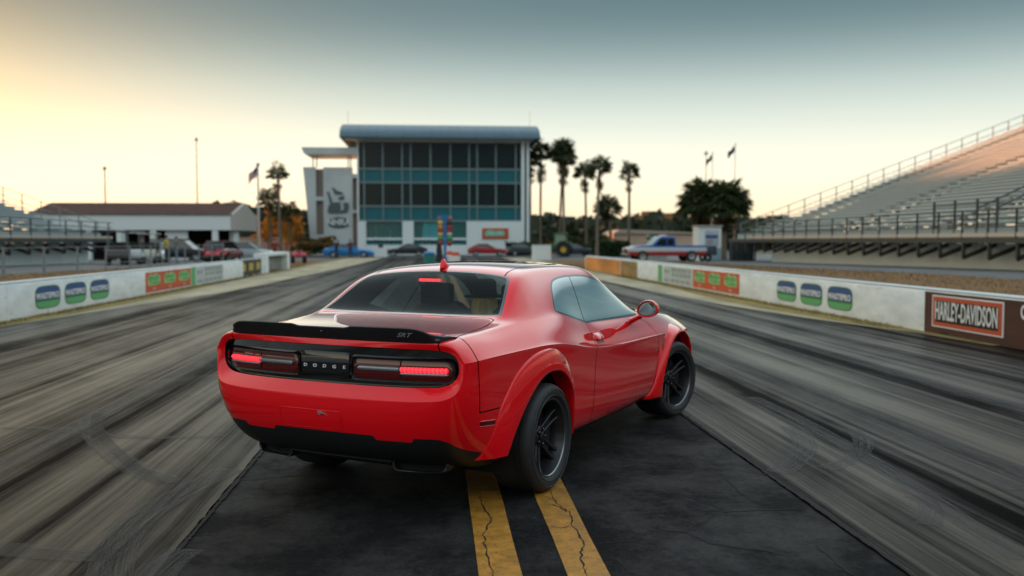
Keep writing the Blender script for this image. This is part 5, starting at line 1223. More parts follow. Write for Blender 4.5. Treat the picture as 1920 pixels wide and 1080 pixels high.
pal(1146, 388, 478, 106, 'short round palm between the tall palms', crown=1.8, seed=8, n=34, skirt=.5, trunk_r=.2, group=G_)
pal(526, 322, 474, 104, 'tall palm with a ring-shaped crown left of the tower', crown=1.35, seed=9, n=22, skirt=2.0, group='palms left of the tower')
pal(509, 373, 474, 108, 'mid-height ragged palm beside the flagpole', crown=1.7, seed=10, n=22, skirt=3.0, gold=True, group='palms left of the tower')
pal(545, 392, 474, 110, 'short palm with dead fronds coloured sunlit golden left of the tower', crown=1.5, seed=11, n=20, skirt=3.4, gold=True, group='palms left of the tower')
pal(527, 400, 474, 106, 'shaggy palm coloured sunlit golden in the middle of the left group', crown=1.4, seed=12, n=18, skirt=3.6, gold=True, group='palms left of the tower')
pal(1303, 374, 486, 77, 'left one of two big bushy cabbage palms by the booth', crown=2.1, seed=13, n=70, skirt=1.2, trunk_r=.2, group='cabbage palms by the booth')
pal(1357, 378, 487, 75, 'right one of two big bushy cabbage palms by the booth', crown=2.1, seed=14, n=76, skirt=1.4, trunk_r=.22, group='cabbage palms by the booth')

def crown_quads(rg, blobs, n, size):
    """Leaf clumps spread through ellipsoids: (centre, radii)."""
    mb = MB(); v, f = [], []
    wts = np.array([b[1][0] * b[1][1] * b[1][2] for b in blobs]); wts = wts / wts.sum()
    for _ in range(n):
        c, r = blobs[rg.choice(len(blobs), p=wts)]; q = rg.normal(0, 1, 3); q /= np.linalg.norm(q); q *= rg.uniform(.55, 1.0) ** .6
        p = np.array(c) + q * np.array(r); s = size * rg.uniform(.5, 1.4); a = rg.normal(0, 1, 3); a /= np.linalg.norm(a); b = np.cross(a, rg.normal(0, 1, 3)); b /= np.linalg.norm(b)
        k = len(v); v += [tuple(p - a * s), tuple(p + b * s * .6), tuple(p + a * s), tuple(p - b * s * .6)]; f.append((k, k + 1, k + 2, k + 3))
    return mb.add(v, f)
def tree(label, X, Y, h, w_, m, seed, n=700, name='tree', group=None, stem=.35):
    rg = np.random.default_rng(seed); t = thing(name, label, 'tree' if name == 'tree' else 'shrub', (X, Y, 0), 0, group)
    mb = MB(); top = Vector((rg.normal(0, .2), 0, h * .75)); mb.tube([(0, 0, -.1), (top.x * .5, 0, h * .35), top], [.05 * h * .35, .035 * h * .35, .02], 8)
    for k in range(5):
        a = k * 1.3 + rg.uniform(0, 1); mb.tube([(0, 0, h * (stem + .06 * k)), (w_ * .3 * math.cos(a), w_ * .3 * math.sin(a), h * (stem + .2 + .06 * k))], [.035, .012], 5)
    mb.build('trunk', bark_m, t)
    blobs = [((rg.normal(0, w_ * .25), rg.normal(0, w_ * .25), h * rg.uniform(stem + .12, .86)), (w_ * rg.uniform(.22, .36),) * 2 + (h * rg.uniform(.10, .17),)) for _ in range(9)]
    crown_quads(rg, blobs, n, .10 * max(w_, 1.4) ** .6).build('crown', m, t, fix=False); return t
for k, (u, v, yd, w_, mm, lab) in enumerate([(583, 443, 104, 2.6, leaf_m, 'dark round shrub left of the blue car'), (600, 441, 106, 2.4, leaf2_m, 'golden shrub at the foot of the tower wing'), (618, 444, 106, 1.8, leaf_m, 'small green shrub between the golden shrub and the tower wall'), (570, 452, 100, 2.0, leaf2_m, 'low brown shrub behind the red quad bike'),
    (1080, 442, 112, 3.0, leaf_m, 'bushy tree behind the tractor'), (1040, 446, 118, 3.2, leaf2_m, 'brown bush left of the tractor'), (1128, 440, 116, 3.0, leaf_m, 'green bush under the short round palm'), (1160, 448, 110, 2.2, leaf2_m, 'orange-tinted bush at the end of the peach building')]):
    s = FPX / yd; tree(lab, ratio(u) * yd, yd, (452 + CAMH * s - v) / s, w_ * 1.15, mm, 50 + k, 900, 'shrub', 'shrubs round the tower', .1)
sunlit_leaf_m = mat('sunlit_leaf', (.50, .23, .025), .8, var=.5, vscale=.8); leaf2_m.node_tree.nodes  # autumn leaf colour brightened to stand for low sun on it
for k, (u, v, yd, lab) in enumerate(((503, 398, 112, 'tree coloured sunlit golden behind the ragged palm by the flagpole'), (538, 394, 113, 'tree coloured sunlit golden between the two short palms'), (557, 408, 111, 'small tree coloured sunlit golden next to the tower wing'))):
    s_ = FPX / yd; tree(lab, ratio(u) * yd, yd, (452 + CAMH * s_ - v) / s_, 2.6, sunlit_leaf_m, 80 + k, 700, 'tree', 'trees coloured sunlit golden left of the tower', .2)
def hedge(label, u0, u1, vt, yd, seed):
    s = FPX / yd; h = CAMH + (452 - vt) / s; x0, x1 = ratio(u0) * yd, ratio(u1) * yd; rg = np.random.default_rng(seed); t = thing('hedge', label, 'hedge', ((x0 + x1) / 2, yd, 0))
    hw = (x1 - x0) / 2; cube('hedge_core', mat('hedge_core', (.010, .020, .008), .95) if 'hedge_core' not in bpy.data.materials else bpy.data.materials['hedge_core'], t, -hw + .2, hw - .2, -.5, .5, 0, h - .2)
    v, f = [], []
    for _ in range(int(500 * hw)):
        p = np.array([rg.uniform(-hw, hw), -.62 + rg.normal(0, .08), rg.uniform(.05, h)]) if rg.random() < .7 else np.array([rg.uniform(-hw, hw), rg.uniform(-.6, .6), h + rg.normal(0, .06)])
        a = rg.normal(0, 1, 3) * .12; b = rg.normal(0, 1, 3) * .08; k = len(v); v += [tuple(p - a), tuple(p + b), tuple(p + a), tuple(p - b)]; f.append((k, k + 1, k + 2, k + 3))
    MB().add(v, f).build('foliage', hedge_m, t, fix=False)
hedge('dark clipped hedge under the orange wall sign', 948, 1000, 457, 110, 1); hedge('dark clipped hedge behind the front of the pickup', 1108, 1180, 455, 98, 2)

# far woods: one dense mass of crowns behind everything, and a taller unseen wood on the left, set to block the low sun
def wood(name, label, spots, seed, m, per=260, size=.55):
    rg = np.random.default_rng(seed); v, f = [], []
    for x, y, h, w_ in spots:
        nb = 6; blobs = [((x + rg.normal(0, w_ * .22), y + rg.normal(0, w_ * .22), h * (.25 + .62 * (q + .5) / nb)), (w_ * rg.uniform(.30, .48) * (1.1 - .5 * q / nb),) * 2 + (h * .12,)) for q in range(nb)]
        mb = crown_quads(rg, blobs, per, size); o = len(v); v += mb.v; f += [tuple(i + o for i in q) for q in mb.f]
        k = len(v); r_ = w_ * .34; v += [(x + r_ * math.cos(a), y + r_ * math.sin(a), z) for z in (0, h * .88) for a in np.linspace(0, 6.283, 7)[:-1]]; f += [(k + i, k + (i + 1) % 6, k + 6 + (i + 1) % 6, k + 6 + i) for i in range(6)] + [tuple(k + 6 + i for i in range(6))]
    return tag(MB().add(v, f).build(name, m, fix=False), label, 'trees', kind='stuff')
sp = []
for u in np.arange(430, 640, 9):
    yd = 190 + RNG.uniform(-20, 20); s = FPX / yd; v = np.interp(u, [430, 470, 520, 560, 640], [372, 383, 392, 388, 392]) + RNG.normal(0, 5); sp.append((ratio(u) * yd, yd, CAMH + (452 - v) / s, 6.5))
for u in np.arange(960, 1560, 9):
    yd = 190 + RNG.uniform(-25, 25); s = FPX / yd; v = np.interp(u, [960, 1060, 1130, 1190, 1215, 1260, 1300, 1420, 1470, 1500, 1560], [390, 402, 408, 405, 393, 397, 405, 408, 405, 412, 418]) + RNG.normal(0, 5); sp.append((ratio(u) * yd, yd, CAMH + (452 - v) / s, 6.5))
wood('far_wood', 'dark band of far-off trees along the horizon behind the tower', sp, 5, pine_m)
sp = []; RNG = np.random.default_rng(21)
for az in np.arange(-27.5, -80, -.9):
    d = 150 + RNG.uniform(-14, 14); h = 14.2 + RNG.normal(0, .6); sp.append((d * math.sin(R(az)), d * math.cos(R(az)), h, 7.5))
wood('shade_wood', 'tall unseen wood beyond the left grandstand, set to shade the track', sp, 6, pine_m, 300, .6)

# ------------------------------------------------------------------ vehicles, people and small things in the paddock
tyre_m = mat('small_tyre', (.015, .015, .016), .8); alloy_m = mat('small_alloy', (.30, .31, .32), .4, metal=.6); winglass = mat('car_window', (.012, .018, .020), .08, coat=.5); lamp_m = mat('head_lamp', (.6, .62, .60), .2); tail_m = mat('small_tail_lamp', (.35, .01, .01), .3); trim_m = mat('dark_trim', (.02, .02, .022), .6)
def car_paint(name, c): return mat(name, c, .3, coat=.8)
def simple_car(name, label, cat, loc, rotz, body_m, L_, W_, prof, belt, cab, wheels, wr, group=None, lower=None):
    """prof: (x, z) of the top of the lower body nose to tail; cab: (x, z) outline of the glasshouse. x runs forward."""
    t = thing(name, label, cat, loc, rotz, group); hw = W_ / 2
    P = [(x * L_, z) for x, z in prof]; rows = []
    xs = np.linspace(P[0][0], P[-1][0], 25); zb = wr * .75
    for x in xs:
        z = float(np.interp(x, [p[0] for p in P], [p[1] for p in P])); e = min(1, (1 - abs(2 * (x - P[0][0]) / (P[-1][0] - P[0][0]) - 1)) * 5); w_ = hw * (.82 + .18 * e ** .6)
        rows.append([(x, -w_ * .90, zb), (x, -w_ * .98, zb + .12), (x, -w_, zb + (z - zb) * .55), (x, -w_ * .97, z - .07), (x, -w_ * .86, z), (x, w_ * .86, z), (x, w_ * .97, z - .07), (x, w_, zb + (z - zb) * .55), (x, w_ * .98, zb + .12), (x, w_ * .90, zb)])
    m = MB(); m.grid(rows)
    for r_ in (rows[0], rows[-1]): m.add(r_, [tuple(range(10))])
    m.build('body', body_m, t, smooth=True, angle=40)
    C = [(x * L_, z) for x, z in cab]; m = MB(); n = len(C); zt = max(c[1] for c in C); v = []
    for s_ in (-1, 1): v += [(x, s_ * hw * (.88 - .20 * (z - belt) / (zt - belt)), z) for x, z in C]
    m.add(v, [tuple(range(n)), tuple(range(n, 2 * n))[::-1]] + [(i, (i + 1) % n, n + (i + 1) % n, n + i) for i in range(n)]); m.build('glasshouse', winglass, t)
    top = [c for c in C if c[1] > zt - .12]; xa, xb = min(c[0] for c in top), max(c[0] for c in top); m = MB(); m.box(xa - .05, xb + .05, -hw * .70, hw * .70, zt - .03, zt + .03); m.build('roof', body_m, t, bevel=.025)
    for c in (C[0], C[-1]):
        q = min(top, key=lambda p: abs(p[0] - c[0]))
        for s_ in (-1, 1): m = MB(); m.bar((c[0], s_ * hw * .87, c[1]), (q[0], s_ * hw * .69, q[1]), .07, .07); m.build('pillar', body_m, t)
    for x in wheels:
        for s_ in (-1, 1):
            wh = bpy.data.objects.new('wheel', None); COL.objects.link(wh); wh.parent = t; wh.location = (x * L_, s_ * (hw - .10), wr)
            MB().lathe([(wr * .62, -.1), (wr * .95, -.11), (wr, -.07), (wr, .07), (wr * .95, .11), (wr * .62, .1)], 20, 'y').build('tyre', tyre_m, wh, smooth=True); MB().lathe([(.01, s_ * .09), (wr * .55, s_ * .085), (wr * .64, s_ * .10), (wr * .64, -.09 * s_)], 16, 'y').build('rim', alloy_m, wh, smooth=True)
    for s_ in (-1, 1):
        zf, zt2 = float(np.interp(P[-1][0] - .1, [p[0] for p in P], [p[1] for p in P])), float(np.interp(P[0][0] + .1, [p[0] for p in P], [p[1] for p in P]))
        cube('headlight', lamp_m, t, P[-1][0] - .04, P[-1][0] + .015, s_ * hw * .62 - .16, s_ * hw * .62 + .16, zf - .28, zf - .14); cube('tail_light', tail_m, t, P[0][0] - .015, P[0][0] + .05, s_ * hw * .62 - .16, s_ * hw * .62 + .16, zt2 - .28, zt2 - .14)
    if lower:
        for s_ in (-1, 1): cube('lower_stripe', lower, t, P[0][0] + .2, P[-1][0] - .2, s_ * hw * .985 - .02, s_ * hw * .985 + .02, zb + .02, zb + .22)
    return t
COUPE = [(-.5, .72), (-.47, .95), (-.30, .98), (.0, .92), (.18, .88), (.42, .74), (.5, .58)]; CCAB = [(-.40, .95), (-.22, 1.30), (-.02, 1.33), (.17, .90)]
SUVP = [(-.5, .85), (-.48, 1.05), (.0, 1.02), (.2, 1.0), (.45, .90), (.5, .70)]; SCAB = [(-.48, 1.02), (-.42, 1.62), (-.05, 1.70), (.08, 1.62), (.24, .98)]
WAGP = [(-.5, .80), (-.48, .98), (.0, .95), (.2, .92), (.45, .80), (.5, .62)]; WCAB = [(-.48, .96), (-.40, 1.42), (-.05, 1.50), (.08, 1.44), (.25, .90)]
def park(u, v, yd, **k): s = FPX / yd; return (ratio(u) * yd, yd, 0)
blue_car = simple_car('parked_car', 'bright blue car parked left of the tower with two people beside it', 'car', park(655, 0, 95), 0, car_paint('blue_paint', (.012, .20, .52)), 5.0, 1.9, COUPE, .92, CCAB, (-.30, .30), .35, 'cars parked by the tower')
black_car = simple_car('parked_car', 'black car parked in front of the tower windows', 'car', park(762, 0, 103), R(180), car_paint('black_paint', (.010, .012, .013)), 4.6, 1.9, COUPE, .92, CCAB, (-.30, .30), .34, 'cars parked by the tower')
red_car = simple_car('parked_car', 'small red car parked below the orange wall sign', 'car', park(914, 0, 104), R(0), car_paint('small_red_paint', (.36, .012, .014)), 4.4, 1.85, COUPE, .92, CCAB, (-.30, .30), .33, 'cars parked by the tower')
simple_car('parked_car', 'dark grey car half hidden at the right corner of the tower', 'car', park(983, 0, 107), R(8), car_paint('grey_paint', (.05, .055, .065)), 4.3, 1.8, COUPE, .92, CCAB, (-.30, .30), .32, 'cars parked by the tower')
simple_car('parked_car', 'grey car parked just right of the green tractor', 'car', park(1080, 0, 100), R(12), car_paint('slate_paint', (.06, .065, .085)), 4.4, 1.8, COUPE, .92, CCAB, (-.30, .30), .32, 'cars parked by the tower')
simple_car('parked_wagon', 'silver wagon parked near the flagpole', 'car', park(462, 0, 76), R(-4), car_paint('silver_paint', (.36, .42, .45)), 4.8, 1.9, WAGP, .95, WCAB, (-.29, .31), .34, 'cars parked on the left')
simple_car('parked_suv', 'black sport utility vehicle parked before the low white building', 'car', park(340, 0, 74), R(-6), car_paint('dark_paint', (.014, .018, .020)), 4.9, 1.95, SUVP, 1.0, SCAB, (-.30, .31), .38, 'cars parked on the left')
simple_car('parked_hatchback', 'red-tailed dark hatchback behind the small quad on the left', 'car', park(420, 0, 72), R(80), car_paint('maroon_paint', (.14, .012, .02)), 4.0, 1.8, WAGP, .95, WCAB, (-.29, .31), .33, 'cars parked on the left')
simple_car('parked_car', 'pale car seen nose-on between the carts and the yellow-shirted person', 'car', park(290, 0, 70), R(-70), car_paint('white_paint', (.48, .52, .54)), 4.3, 1.8, COUPE, .92, CCAB, (-.30, .30), .33, 'cars parked on the left')
# pickup truck in blue, white and red
PB, PW_, PR_ = car_paint('truck_blue', (.02, .10, .38)), car_paint('truck_white', (.50, .54, .56)), car_paint('truck_red', (.32, .015, .02))
pk = thing('pickup_truck', 'pickup truck painted blue over white over red behind the right barrier', 'pickup', (ratio(1245) * 66.7, 66.7, 0), R(183))
def slab(nm, m, poly, hw=.95): mb = MB(); mb.prism(poly, -hw, hw); return mb.build(nm, m, pk, bevel=.03)
slab('lower_body', PR_, [(-2.85, .50), (-2.85, .72), (2.80, .72), (2.85, .50), (2.4, .42), (-2.4, .42)], .96); slab('middle_body', PW_, [(-2.87, .72), (-2.85, 1.02), (2.50, 1.02), (2.86, .94), (2.86, .72)], .975)
slab('hood', PB, [(1.05, 1.02), (1.05, 1.20), (2.2, 1.13), (2.62, 1.02)], .90); slab('bed_rail', PB, [(-2.84, 1.02), (-2.84, 1.17), (-.55, 1.17), (-.55, 1.02)], .97)
slab('cab', PB, [(-.62, 1.02), (-.58, 1.70), (-.42, 1.80), (.42, 1.80), (.62, 1.72), (1.12, 1.16), (1.12, 1.02)], .86)
for s_ in (-1, 1):
    m = MB(); m.prism([(.08, 1.16), (.08, 1.66), (.52, 1.66), (.92, 1.18)], s_ * .862, s_ * .875); m.build('side_window', winglass, pk); m = MB(); m.prism([(-.46, 1.18), (-.44, 1.66), (.0, 1.66), (.0, 1.18)], s_ * .862, s_ * .875); m.build('side_window', winglass, pk)
m = MB(); m.add([(.66, -.78, 1.70), (.66, .78, 1.70), (1.13, .80, 1.19), (1.13, -.80, 1.19)], [(0, 1, 2, 3)]); m.build('windshield', mat('pale_windshield', (.35, .42, .40), .15), pk)
for x in (-1.75, 1.85):
    for s_ in (-1, 1):
        wh = bpy.data.objects.new('wheel', None); COL.objects.link(wh); wh.parent = pk; wh.location = (x, s_ * .88, .40)
        MB().lathe([(.24, -.12), (.38, -.13), (.40, -.08), (.40, .08), (.38, .13), (.24, .12)], 22, 'y').build('tyre', tyre_m, wh, smooth=True); MB().lathe([(.01, s_ * .10), (.20, s_ * .09), (.25, s_ * .12), (.25, -.1 * s_)], 18, 'y').build('rim', alloy_m, wh, smooth=True)
for s_ in (-1, 1): cube('headlight', lamp_m, pk, 2.84, 2.88, s_ * .68 - .15, s_ * .68 + .15, .78, .92)
cube('bumper', mat('bumper_grey', (.35, .36, .36), .4, metal=.5), pk, 2.86, 2.96, -.95, .95, .46, .60); cube('grille', trim_m, pk, 2.86, 2.885, -.5, .5, .66, .92)
cube('light_bar', lamp_m, pk, .0, .25, -.6, .6, 1.815, 1.93)
hut = thing('timing_hut', 'small green-glazed hut roof rising behind the pickup cab', 'hut', (ratio(1234) * 90, 90, 0))
cube('hut_wall', mat('hut_wall', (.30, .33, .28), .8), hut, -.9, .9, 0, 1.5, 0, 1.75); cube('hut_window', mat('hut_glass', (.10, .30, .24), .15), hut, -.85, .85, -.03, -.004, 1.76 - .75, 2.25); cube('hut_band', gglass, hut, -.85, .85, .01, 1.45, 1.75, 2.25); cube('hut_roof', mat('hut_roof', (.10, .12, .09), .7), hut, -1.05, 1.05, -.15, 1.65, 2.25, 2.36)
trl = thing('small_trailer', 'dark covered trailer parked behind the pickup tailgate', 'trailer', (ratio(1322) * 68, 68, 0), R(183))
m = MB(); m.prism([(-.7, .45), (-.7, 1.05), (-.55, 1.15), (.55, 1.12), (.7, .95), (.7, .45)], -.6, .6); m.build('trailer_body', mat('trailer_grey', (.05, .06, .065), .7), trl, bevel=.04)
for s_ in (-1, 1): MB().lathe([(.10, -.08), (.26, -.09), (.27, 0), (.26, .09), (.10, .08)], 16, 'y', (0, s_ * .62, .27)).build('tyre', tyre_m, trl, smooth=True)
# tractor
JG = mat('tractor_green', (.035, .13, .03), .45); JY = mat('tractor_yellow', (.55, .36, .02), .5)
tr_ = thing('tractor', 'green tractor with yellow wheels and a glazed cab right of the tower', 'tractor', (ratio(1046) * 98, 98, 0), R(165))
m = MB(); m.prism([(.2, .75), (.25, 1.40), (1.65, 1.25), (1.80, 1.05), (1.80, .72)], -.36, .36); m.build('hood', JG, tr_, bevel=.05); m = MB(); m.prism([(-1.0, .60), (-1.0, .90), (1.6, .80), (1.6, .55)], -.32, .32); m.build('chassis', trim_m, tr_)
m = MB(); m.prism([(-.95, 1.05), (-.80, 2.35), (.20, 2.35), (.35, 1.30), (.25, 1.05)], -.62, .62); m.build('cab_glass', mat('cab_glass', (.22, .30, .24), .1, coat=.5), tr_)
m = MB(); m.box(-.95, .35, -.74, .74, 2.35, 2.50); m.build('cab_roof', JG, tr_, bevel=.05)
for x, z in ((-.95, 1.05), (.28, 1.15)):
    for s_ in (-1, 1): m = MB(); m.bar((x, s_ * .64, z), (x * .85, s_ * .64, 2.36), .07, .07); m.build('cab_post', JG, tr_)
for x, r_, y in ((-.70, .78, .85), (1.35, .48, .72)):
    for s_ in (-1, 1):
        wh = bpy.data.objects.new('wheel', None); COL.objects.link(wh); wh.parent = tr_; wh.location = (x, s_ * y, r_)
        MB().lathe([(r_ * .40, -.17), (r_ * .93, -.2), (r_, -.14), (r_, .14), (r_ * .93, .2), (r_ * .40, .17)], 24, 'y').build('tyre', tyre_m, wh, smooth=True); MB().lathe([(.02, s_ * .10), (r_ * .3, s_ * .08), (r_ * .42, s_ * .17), (r_ * .42, -.15 * s_)], 20, 'y').build('rim', JY, wh, smooth=True)
for s_ in (-1, 1): m = MB(); m.grid([[(-.70 + .90 * math.cos(a), s_ * (.62 + w_), .78 + .90 * math.sin(a)) for w_ in (0, .42)] for a in np.linspace(R(20), R(150), 10)]); m.build('mudguard', JG, tr_)
m = MB(); m.tube([(1.2, .25, 1.3), (1.2, .25, 2.1)], .04, 8); m.build('exhaust_stack', trim_m, tr_)
# quad bikes
def quad(label, X, Y, rz):
    t = thing('quad_bike', label, 'quad bike', (X, Y, 0), rz, 'red quad bikes'); qr = mat('quad_red', (.42, .02, .035), .4) if 'quad_red' not in bpy.data.materials else bpy.data.materials['quad_red']
    m = MB(); m.prism([(-.75, .55), (-.80, .72), (-.35, .78), (-.2, .72), (.15, .78), (.35, .92), (.85, .72), (.80, .52), (.3, .42), (-.3, .42)], -.22, .22); m.build('body', qr, t, bevel=.05)
    for x in (-.55, .55):
        m = MB(); m.grid([[(x + .40 * math.cos(a), y, .36 + .38 * math.sin(a)) for y in (-.52, .52)] for a in np.linspace(R(25), R(155), 8)]); m.build('mudguard', qr, t)
        for s_ in (-1, 1):
            wh = bpy.data.objects.new('wheel', None); COL.objects.link(wh); wh.parent = t; wh.location = (x, s_ * .42, .29); MB().lathe([(.12, -.11), (.26, -.13), (.29, 0), (.26, .13), (.12, .11)], 16, 'y').build('tyre', tyre_m, wh, smooth=True); MB().lathe([(.01, s_ * .05), (.13, s_ * .08), (.13, -.08 * s_)], 12, 'y').build('rim', alloy_m, wh)
    m = MB(); m.prism([(-.55, .78), (-.5, .88), (.05, .86), (.1, .78)], -.16, .16); m.build('seat', trim_m, t, bevel=.03); m = MB(); m.tube([(.30, -.38, 1.08), (.36, 0, 1.02), (.30, .38, 1.08)], .025, 6); m.tube([(.36, 0, 1.02), (.48, 0, .75)], .03, 6); m.build('handlebar', trim_m, t); cube('rack', lw, t, .45, .85, -.32, .32, .84, .88)
quad('red quad bike seen from behind right of the white gate frame', ratio(560) * 70, 70, R(100)); quad('red quad bike standing left of the silver wagon', ratio(408) * 66, 66, R(80))
# golf carts at the end of the left stand
def cart(label, X, Y, rz, roofc):
    t = thing('golf_cart', label, 'golf cart', (X, Y, 0), rz, 'carts parked at the end of the left stand'); gm = roofc
    m = MB(); m.prism([(-1.1, .35), (-1.1, .85), (-.5, .90), (-.45, .60), (.3, .42), (.55, .90), (1.0, .80), (1.15, .55), (1.15, .35)], -.55, .55); m.build('body', gm, t, bevel=.04); m = MB(); m.box(-.75, -.15, -.5, .5, .82, .96); m.build('seat', trim_m, t, bevel=.03); m = MB(); m.box(-.85, -.72, -.5, .5, .9, 1.3); m.build('seat_back', trim_m, t, bevel=.03)
    for x in (-.85, .62):
        for s_ in (-1, 1): m = MB(); m.tube([(x, s_ * .5, .8), (x * .8, s_ * .5, 1.85)], .022, 6); m.build('roof_post', rail_m, t)
    m = MB(); m.box(-.95, .70, -.6, .6, 1.85, 1.92); m.build('canopy', gm, t, bevel=.03); m = MB(); m.tube([(.45 + .08 * math.sin(a), .25 + .17 * math.cos(a), 1.02 + .14 * math.sin(a)) for a in np.linspace(0, 6.283, 15)], .015, 5, caps=False); m.build('steering_wheel', trim_m, t)
    for x in (-.75, .8):
        for s_ in (-1, 1): MB().lathe([(.08, -.09), (.21, -.1), (.23, 0), (.21, .1), (.08, .09)], 14, 'y', (x, s_ * .5, .23)).build('tyre', tyre_m, t, smooth=True)
cg = mat('cart_white', (.45, .48, .48), .4); cd = mat('cart_dark', (.04, .035, .03), .5)
cart('white golf cart at the end of the left stand', ratio(250) * 58, 58, R(-80), cg); cart('dark golf cart nearest the left stand', ratio(222) * 55, 55, R(-75), cd); cart('pale cream golf cart beside the person in the navy shirt', ratio(280) * 62, 62, R(-85), mat('cart_cream', (.40, .40, .34), .4))

# ---- people: one continuous skinned body each, with hair as a part
def person(label, X, Y, rz, shirt, legs, h=1.75, pose='stand', hair_c=(.03, .02, .015), group=None, hat=None):
    t = thing('person', label, 'person', (X, Y, 0), rz, group); k = h / 1.75
    J = {'pel': (0, 0, .95), 'bel': (0, 0, 1.10), 'che': (0, 0, 1.30), 'nek': (0, 0, 1.48), 'hd': (.015, 0, 1.57), 'hd2': (.02, 0, 1.68),
         'lh': (0, .09, .90), 'lk': (.02, .10, .50), 'la': (-.01, .11, .09), 'lt': (.14, .12, .03), 'rh': (0, -.09, .90), 'rk': (.03, -.10, .50), 'ra': (.0, -.11, .09), 'rt': (.15, -.12, .03),
         'ls': (0, .18, 1.42), 'le': (-.02, .25, 1.16), 'lw': (.06, .25, .93), 'lf': (.09, .25, .84), 'rs': (0, -.18, 1.42), 're': (-.02, -.25, 1.16), 'rw': (.06, -.25, .93), 'rf': (.09, -.25, .84)}
    if pose == 'arms': J.update(le=(.05, .27, 1.18), lw=(.26, .16, 1.16), lf=(.33, .12, 1.18), re=(.05, -.27, 1.18), rw=(.26, -.16, 1.14), rf=(.33, -.12, 1.16))
    if pose == 'lean': J.update(che=(.10, 0, 1.28), nek=(.18, 0, 1.43), hd=(.23, 0, 1.50), hd2=(.27, 0, 1.60), ls=(.14, .18, 1.38), rs=(.14, -.18, 1.38), le=(.30, .24, 1.18), lw=(.45, .18, 1.05), lf=(.52, .16, 1.02), re=(.30, -.24, 1.18), rw=(.45, -.18, 1.05), rf=(.52, -.16, 1.02))
    E = [('pel', 'bel'), ('bel', 'che'), ('che', 'nek'), ('nek', 'hd'), ('hd', 'hd2'), ('pel', 'lh'), ('lh', 'lk'), ('lk', 'la'), ('la', 'lt'), ('pel', 'rh'), ('rh', 'rk'), ('rk', 'ra'), ('ra', 'rt'), ('che', 'ls'), ('ls', 'le'), ('le', 'lw'), ('lw', 'lf'), ('che', 'rs'), ('rs', 're'), ('re', 'rw'), ('rw', 'rf')]
    rad = dict(pel=.15, bel=.135, che=.155, nek=.06, hd=.085, hd2=.085, lh=.095, lk=.065, la=.045, lt=.035, rh=.095, rk=.065, ra=.045, rt=.035, ls=.07, le=.048, lw=.034, lf=.038, rs=.07, re=.048, rw=.034, rf=.038)
    ks = list(J); me = bpy.data.meshes.new('body'); me.from_pydata([tuple(c * k for c in J[q]) for q in ks], [(ks.index(a), ks.index(b)) for a, b in E], [])
    o = bpy.data.objects.new('tmp', me); COL.objects.link(o); md = o.modifiers.new('s', 'SKIN'); o.modifiers.new('u', 'SUBSURF').levels = 1
    for i, q in enumerate(ks): me.skin_vertices[0].data[i].radius = (rad[q] * k, rad[q] * k * (.75 if q in ('pel', 'bel', 'che') else 1)); me.skin_vertices[0].data[i].use_root = (q == 'pel')
    dg = bpy.context.evaluated_depsgraph_get(); bm_ = bpy.data.meshes.new_from_object(o.evaluated_get(dg)); bpy.data.objects.remove(o); bm_.name = 'body'
    skin = mat('skin', (.42, .25, .17), .6) if 'skin' not in bpy.data.materials else bpy.data.materials['skin']
    bm_.materials.clear(); [bm_.materials.append(q) for q in (shirt, legs, skin, trim_m)]
    for p in bm_.polygons:
        c = p.center / k; arm = abs(c.y) > .2; p.use_smooth = True
        p.material_index = 2 if (c.z > 1.47 or (arm and c.z < 1.10) or (pose != 'stand' and c.x > .2 and c.z < 1.3)) else 0 if c.z > .93 else 3 if c.z < .09 else 1
    link('body', bm_, t)
    hm = mat('hair', hair_c, .7) if True else None; hx = J['hd2'][0]; hz = J['hd2'][2]
    MB().ball(((hx - .012) * k, 0, (hz + .005) * k), (.098 * k, .092 * k, .10 * k)).build('hair', hm, t, smooth=True)
    MB().ball(((hx + .095) * k, 0, (hz - .05) * k), (.018, .012, .022)).build('nose', skin, t, smooth=True)
    if hat: MB().lathe([(.001, .14), (.09, .13), (.10, .03), (.11, .02), (.17, .01), (.17, .0), (.10, .0)], 20, 'z', (hx * k, 0, hz * k)).build('hat', hat, t, smooth=True)
    return t
def cloth(n, c): return mat(n, c, .85)
dk = cloth('dark_trousers', (.03, .035, .05)); jean = cloth('pale_jeans', (.16, .24, .30))
def pp(u, yd): return ratio(u) * yd, yd
person('person in a yellow shirt standing behind the left barrier', *pp(313, 63), R(160), cloth('yellow_shirt', (.50, .40, .08)), dk, 1.80)
person('person in a navy shirt standing beside the golf carts', *pp(269, 66), R(200), cloth('navy_shirt', (.02, .025, .14)), dk, 1.72)
person('person in pale jeans standing next to the yellow-shirted person', *pp(331, 62), R(20), cloth('grey_shirt', (.12, .13, .14)), jean, 1.70)
person('person in black bending over the rear of the blue car', *pp(631, 92.5), R(60), cloth('black_shirt', (.012, .011, .012)), dk, 1.82, 'lean')
person('person in a plum shirt by the door of the blue car', *pp(657, 92.5), R(100), cloth('plum_shirt', (.07, .015, .03)), dk, 1.80, 'arms')
person('person in dark red behind the white gate frame', *pp(516, 72), R(90), cloth('red_shirt', (.20, .015, .02)), dk, 1.7, 'arms')

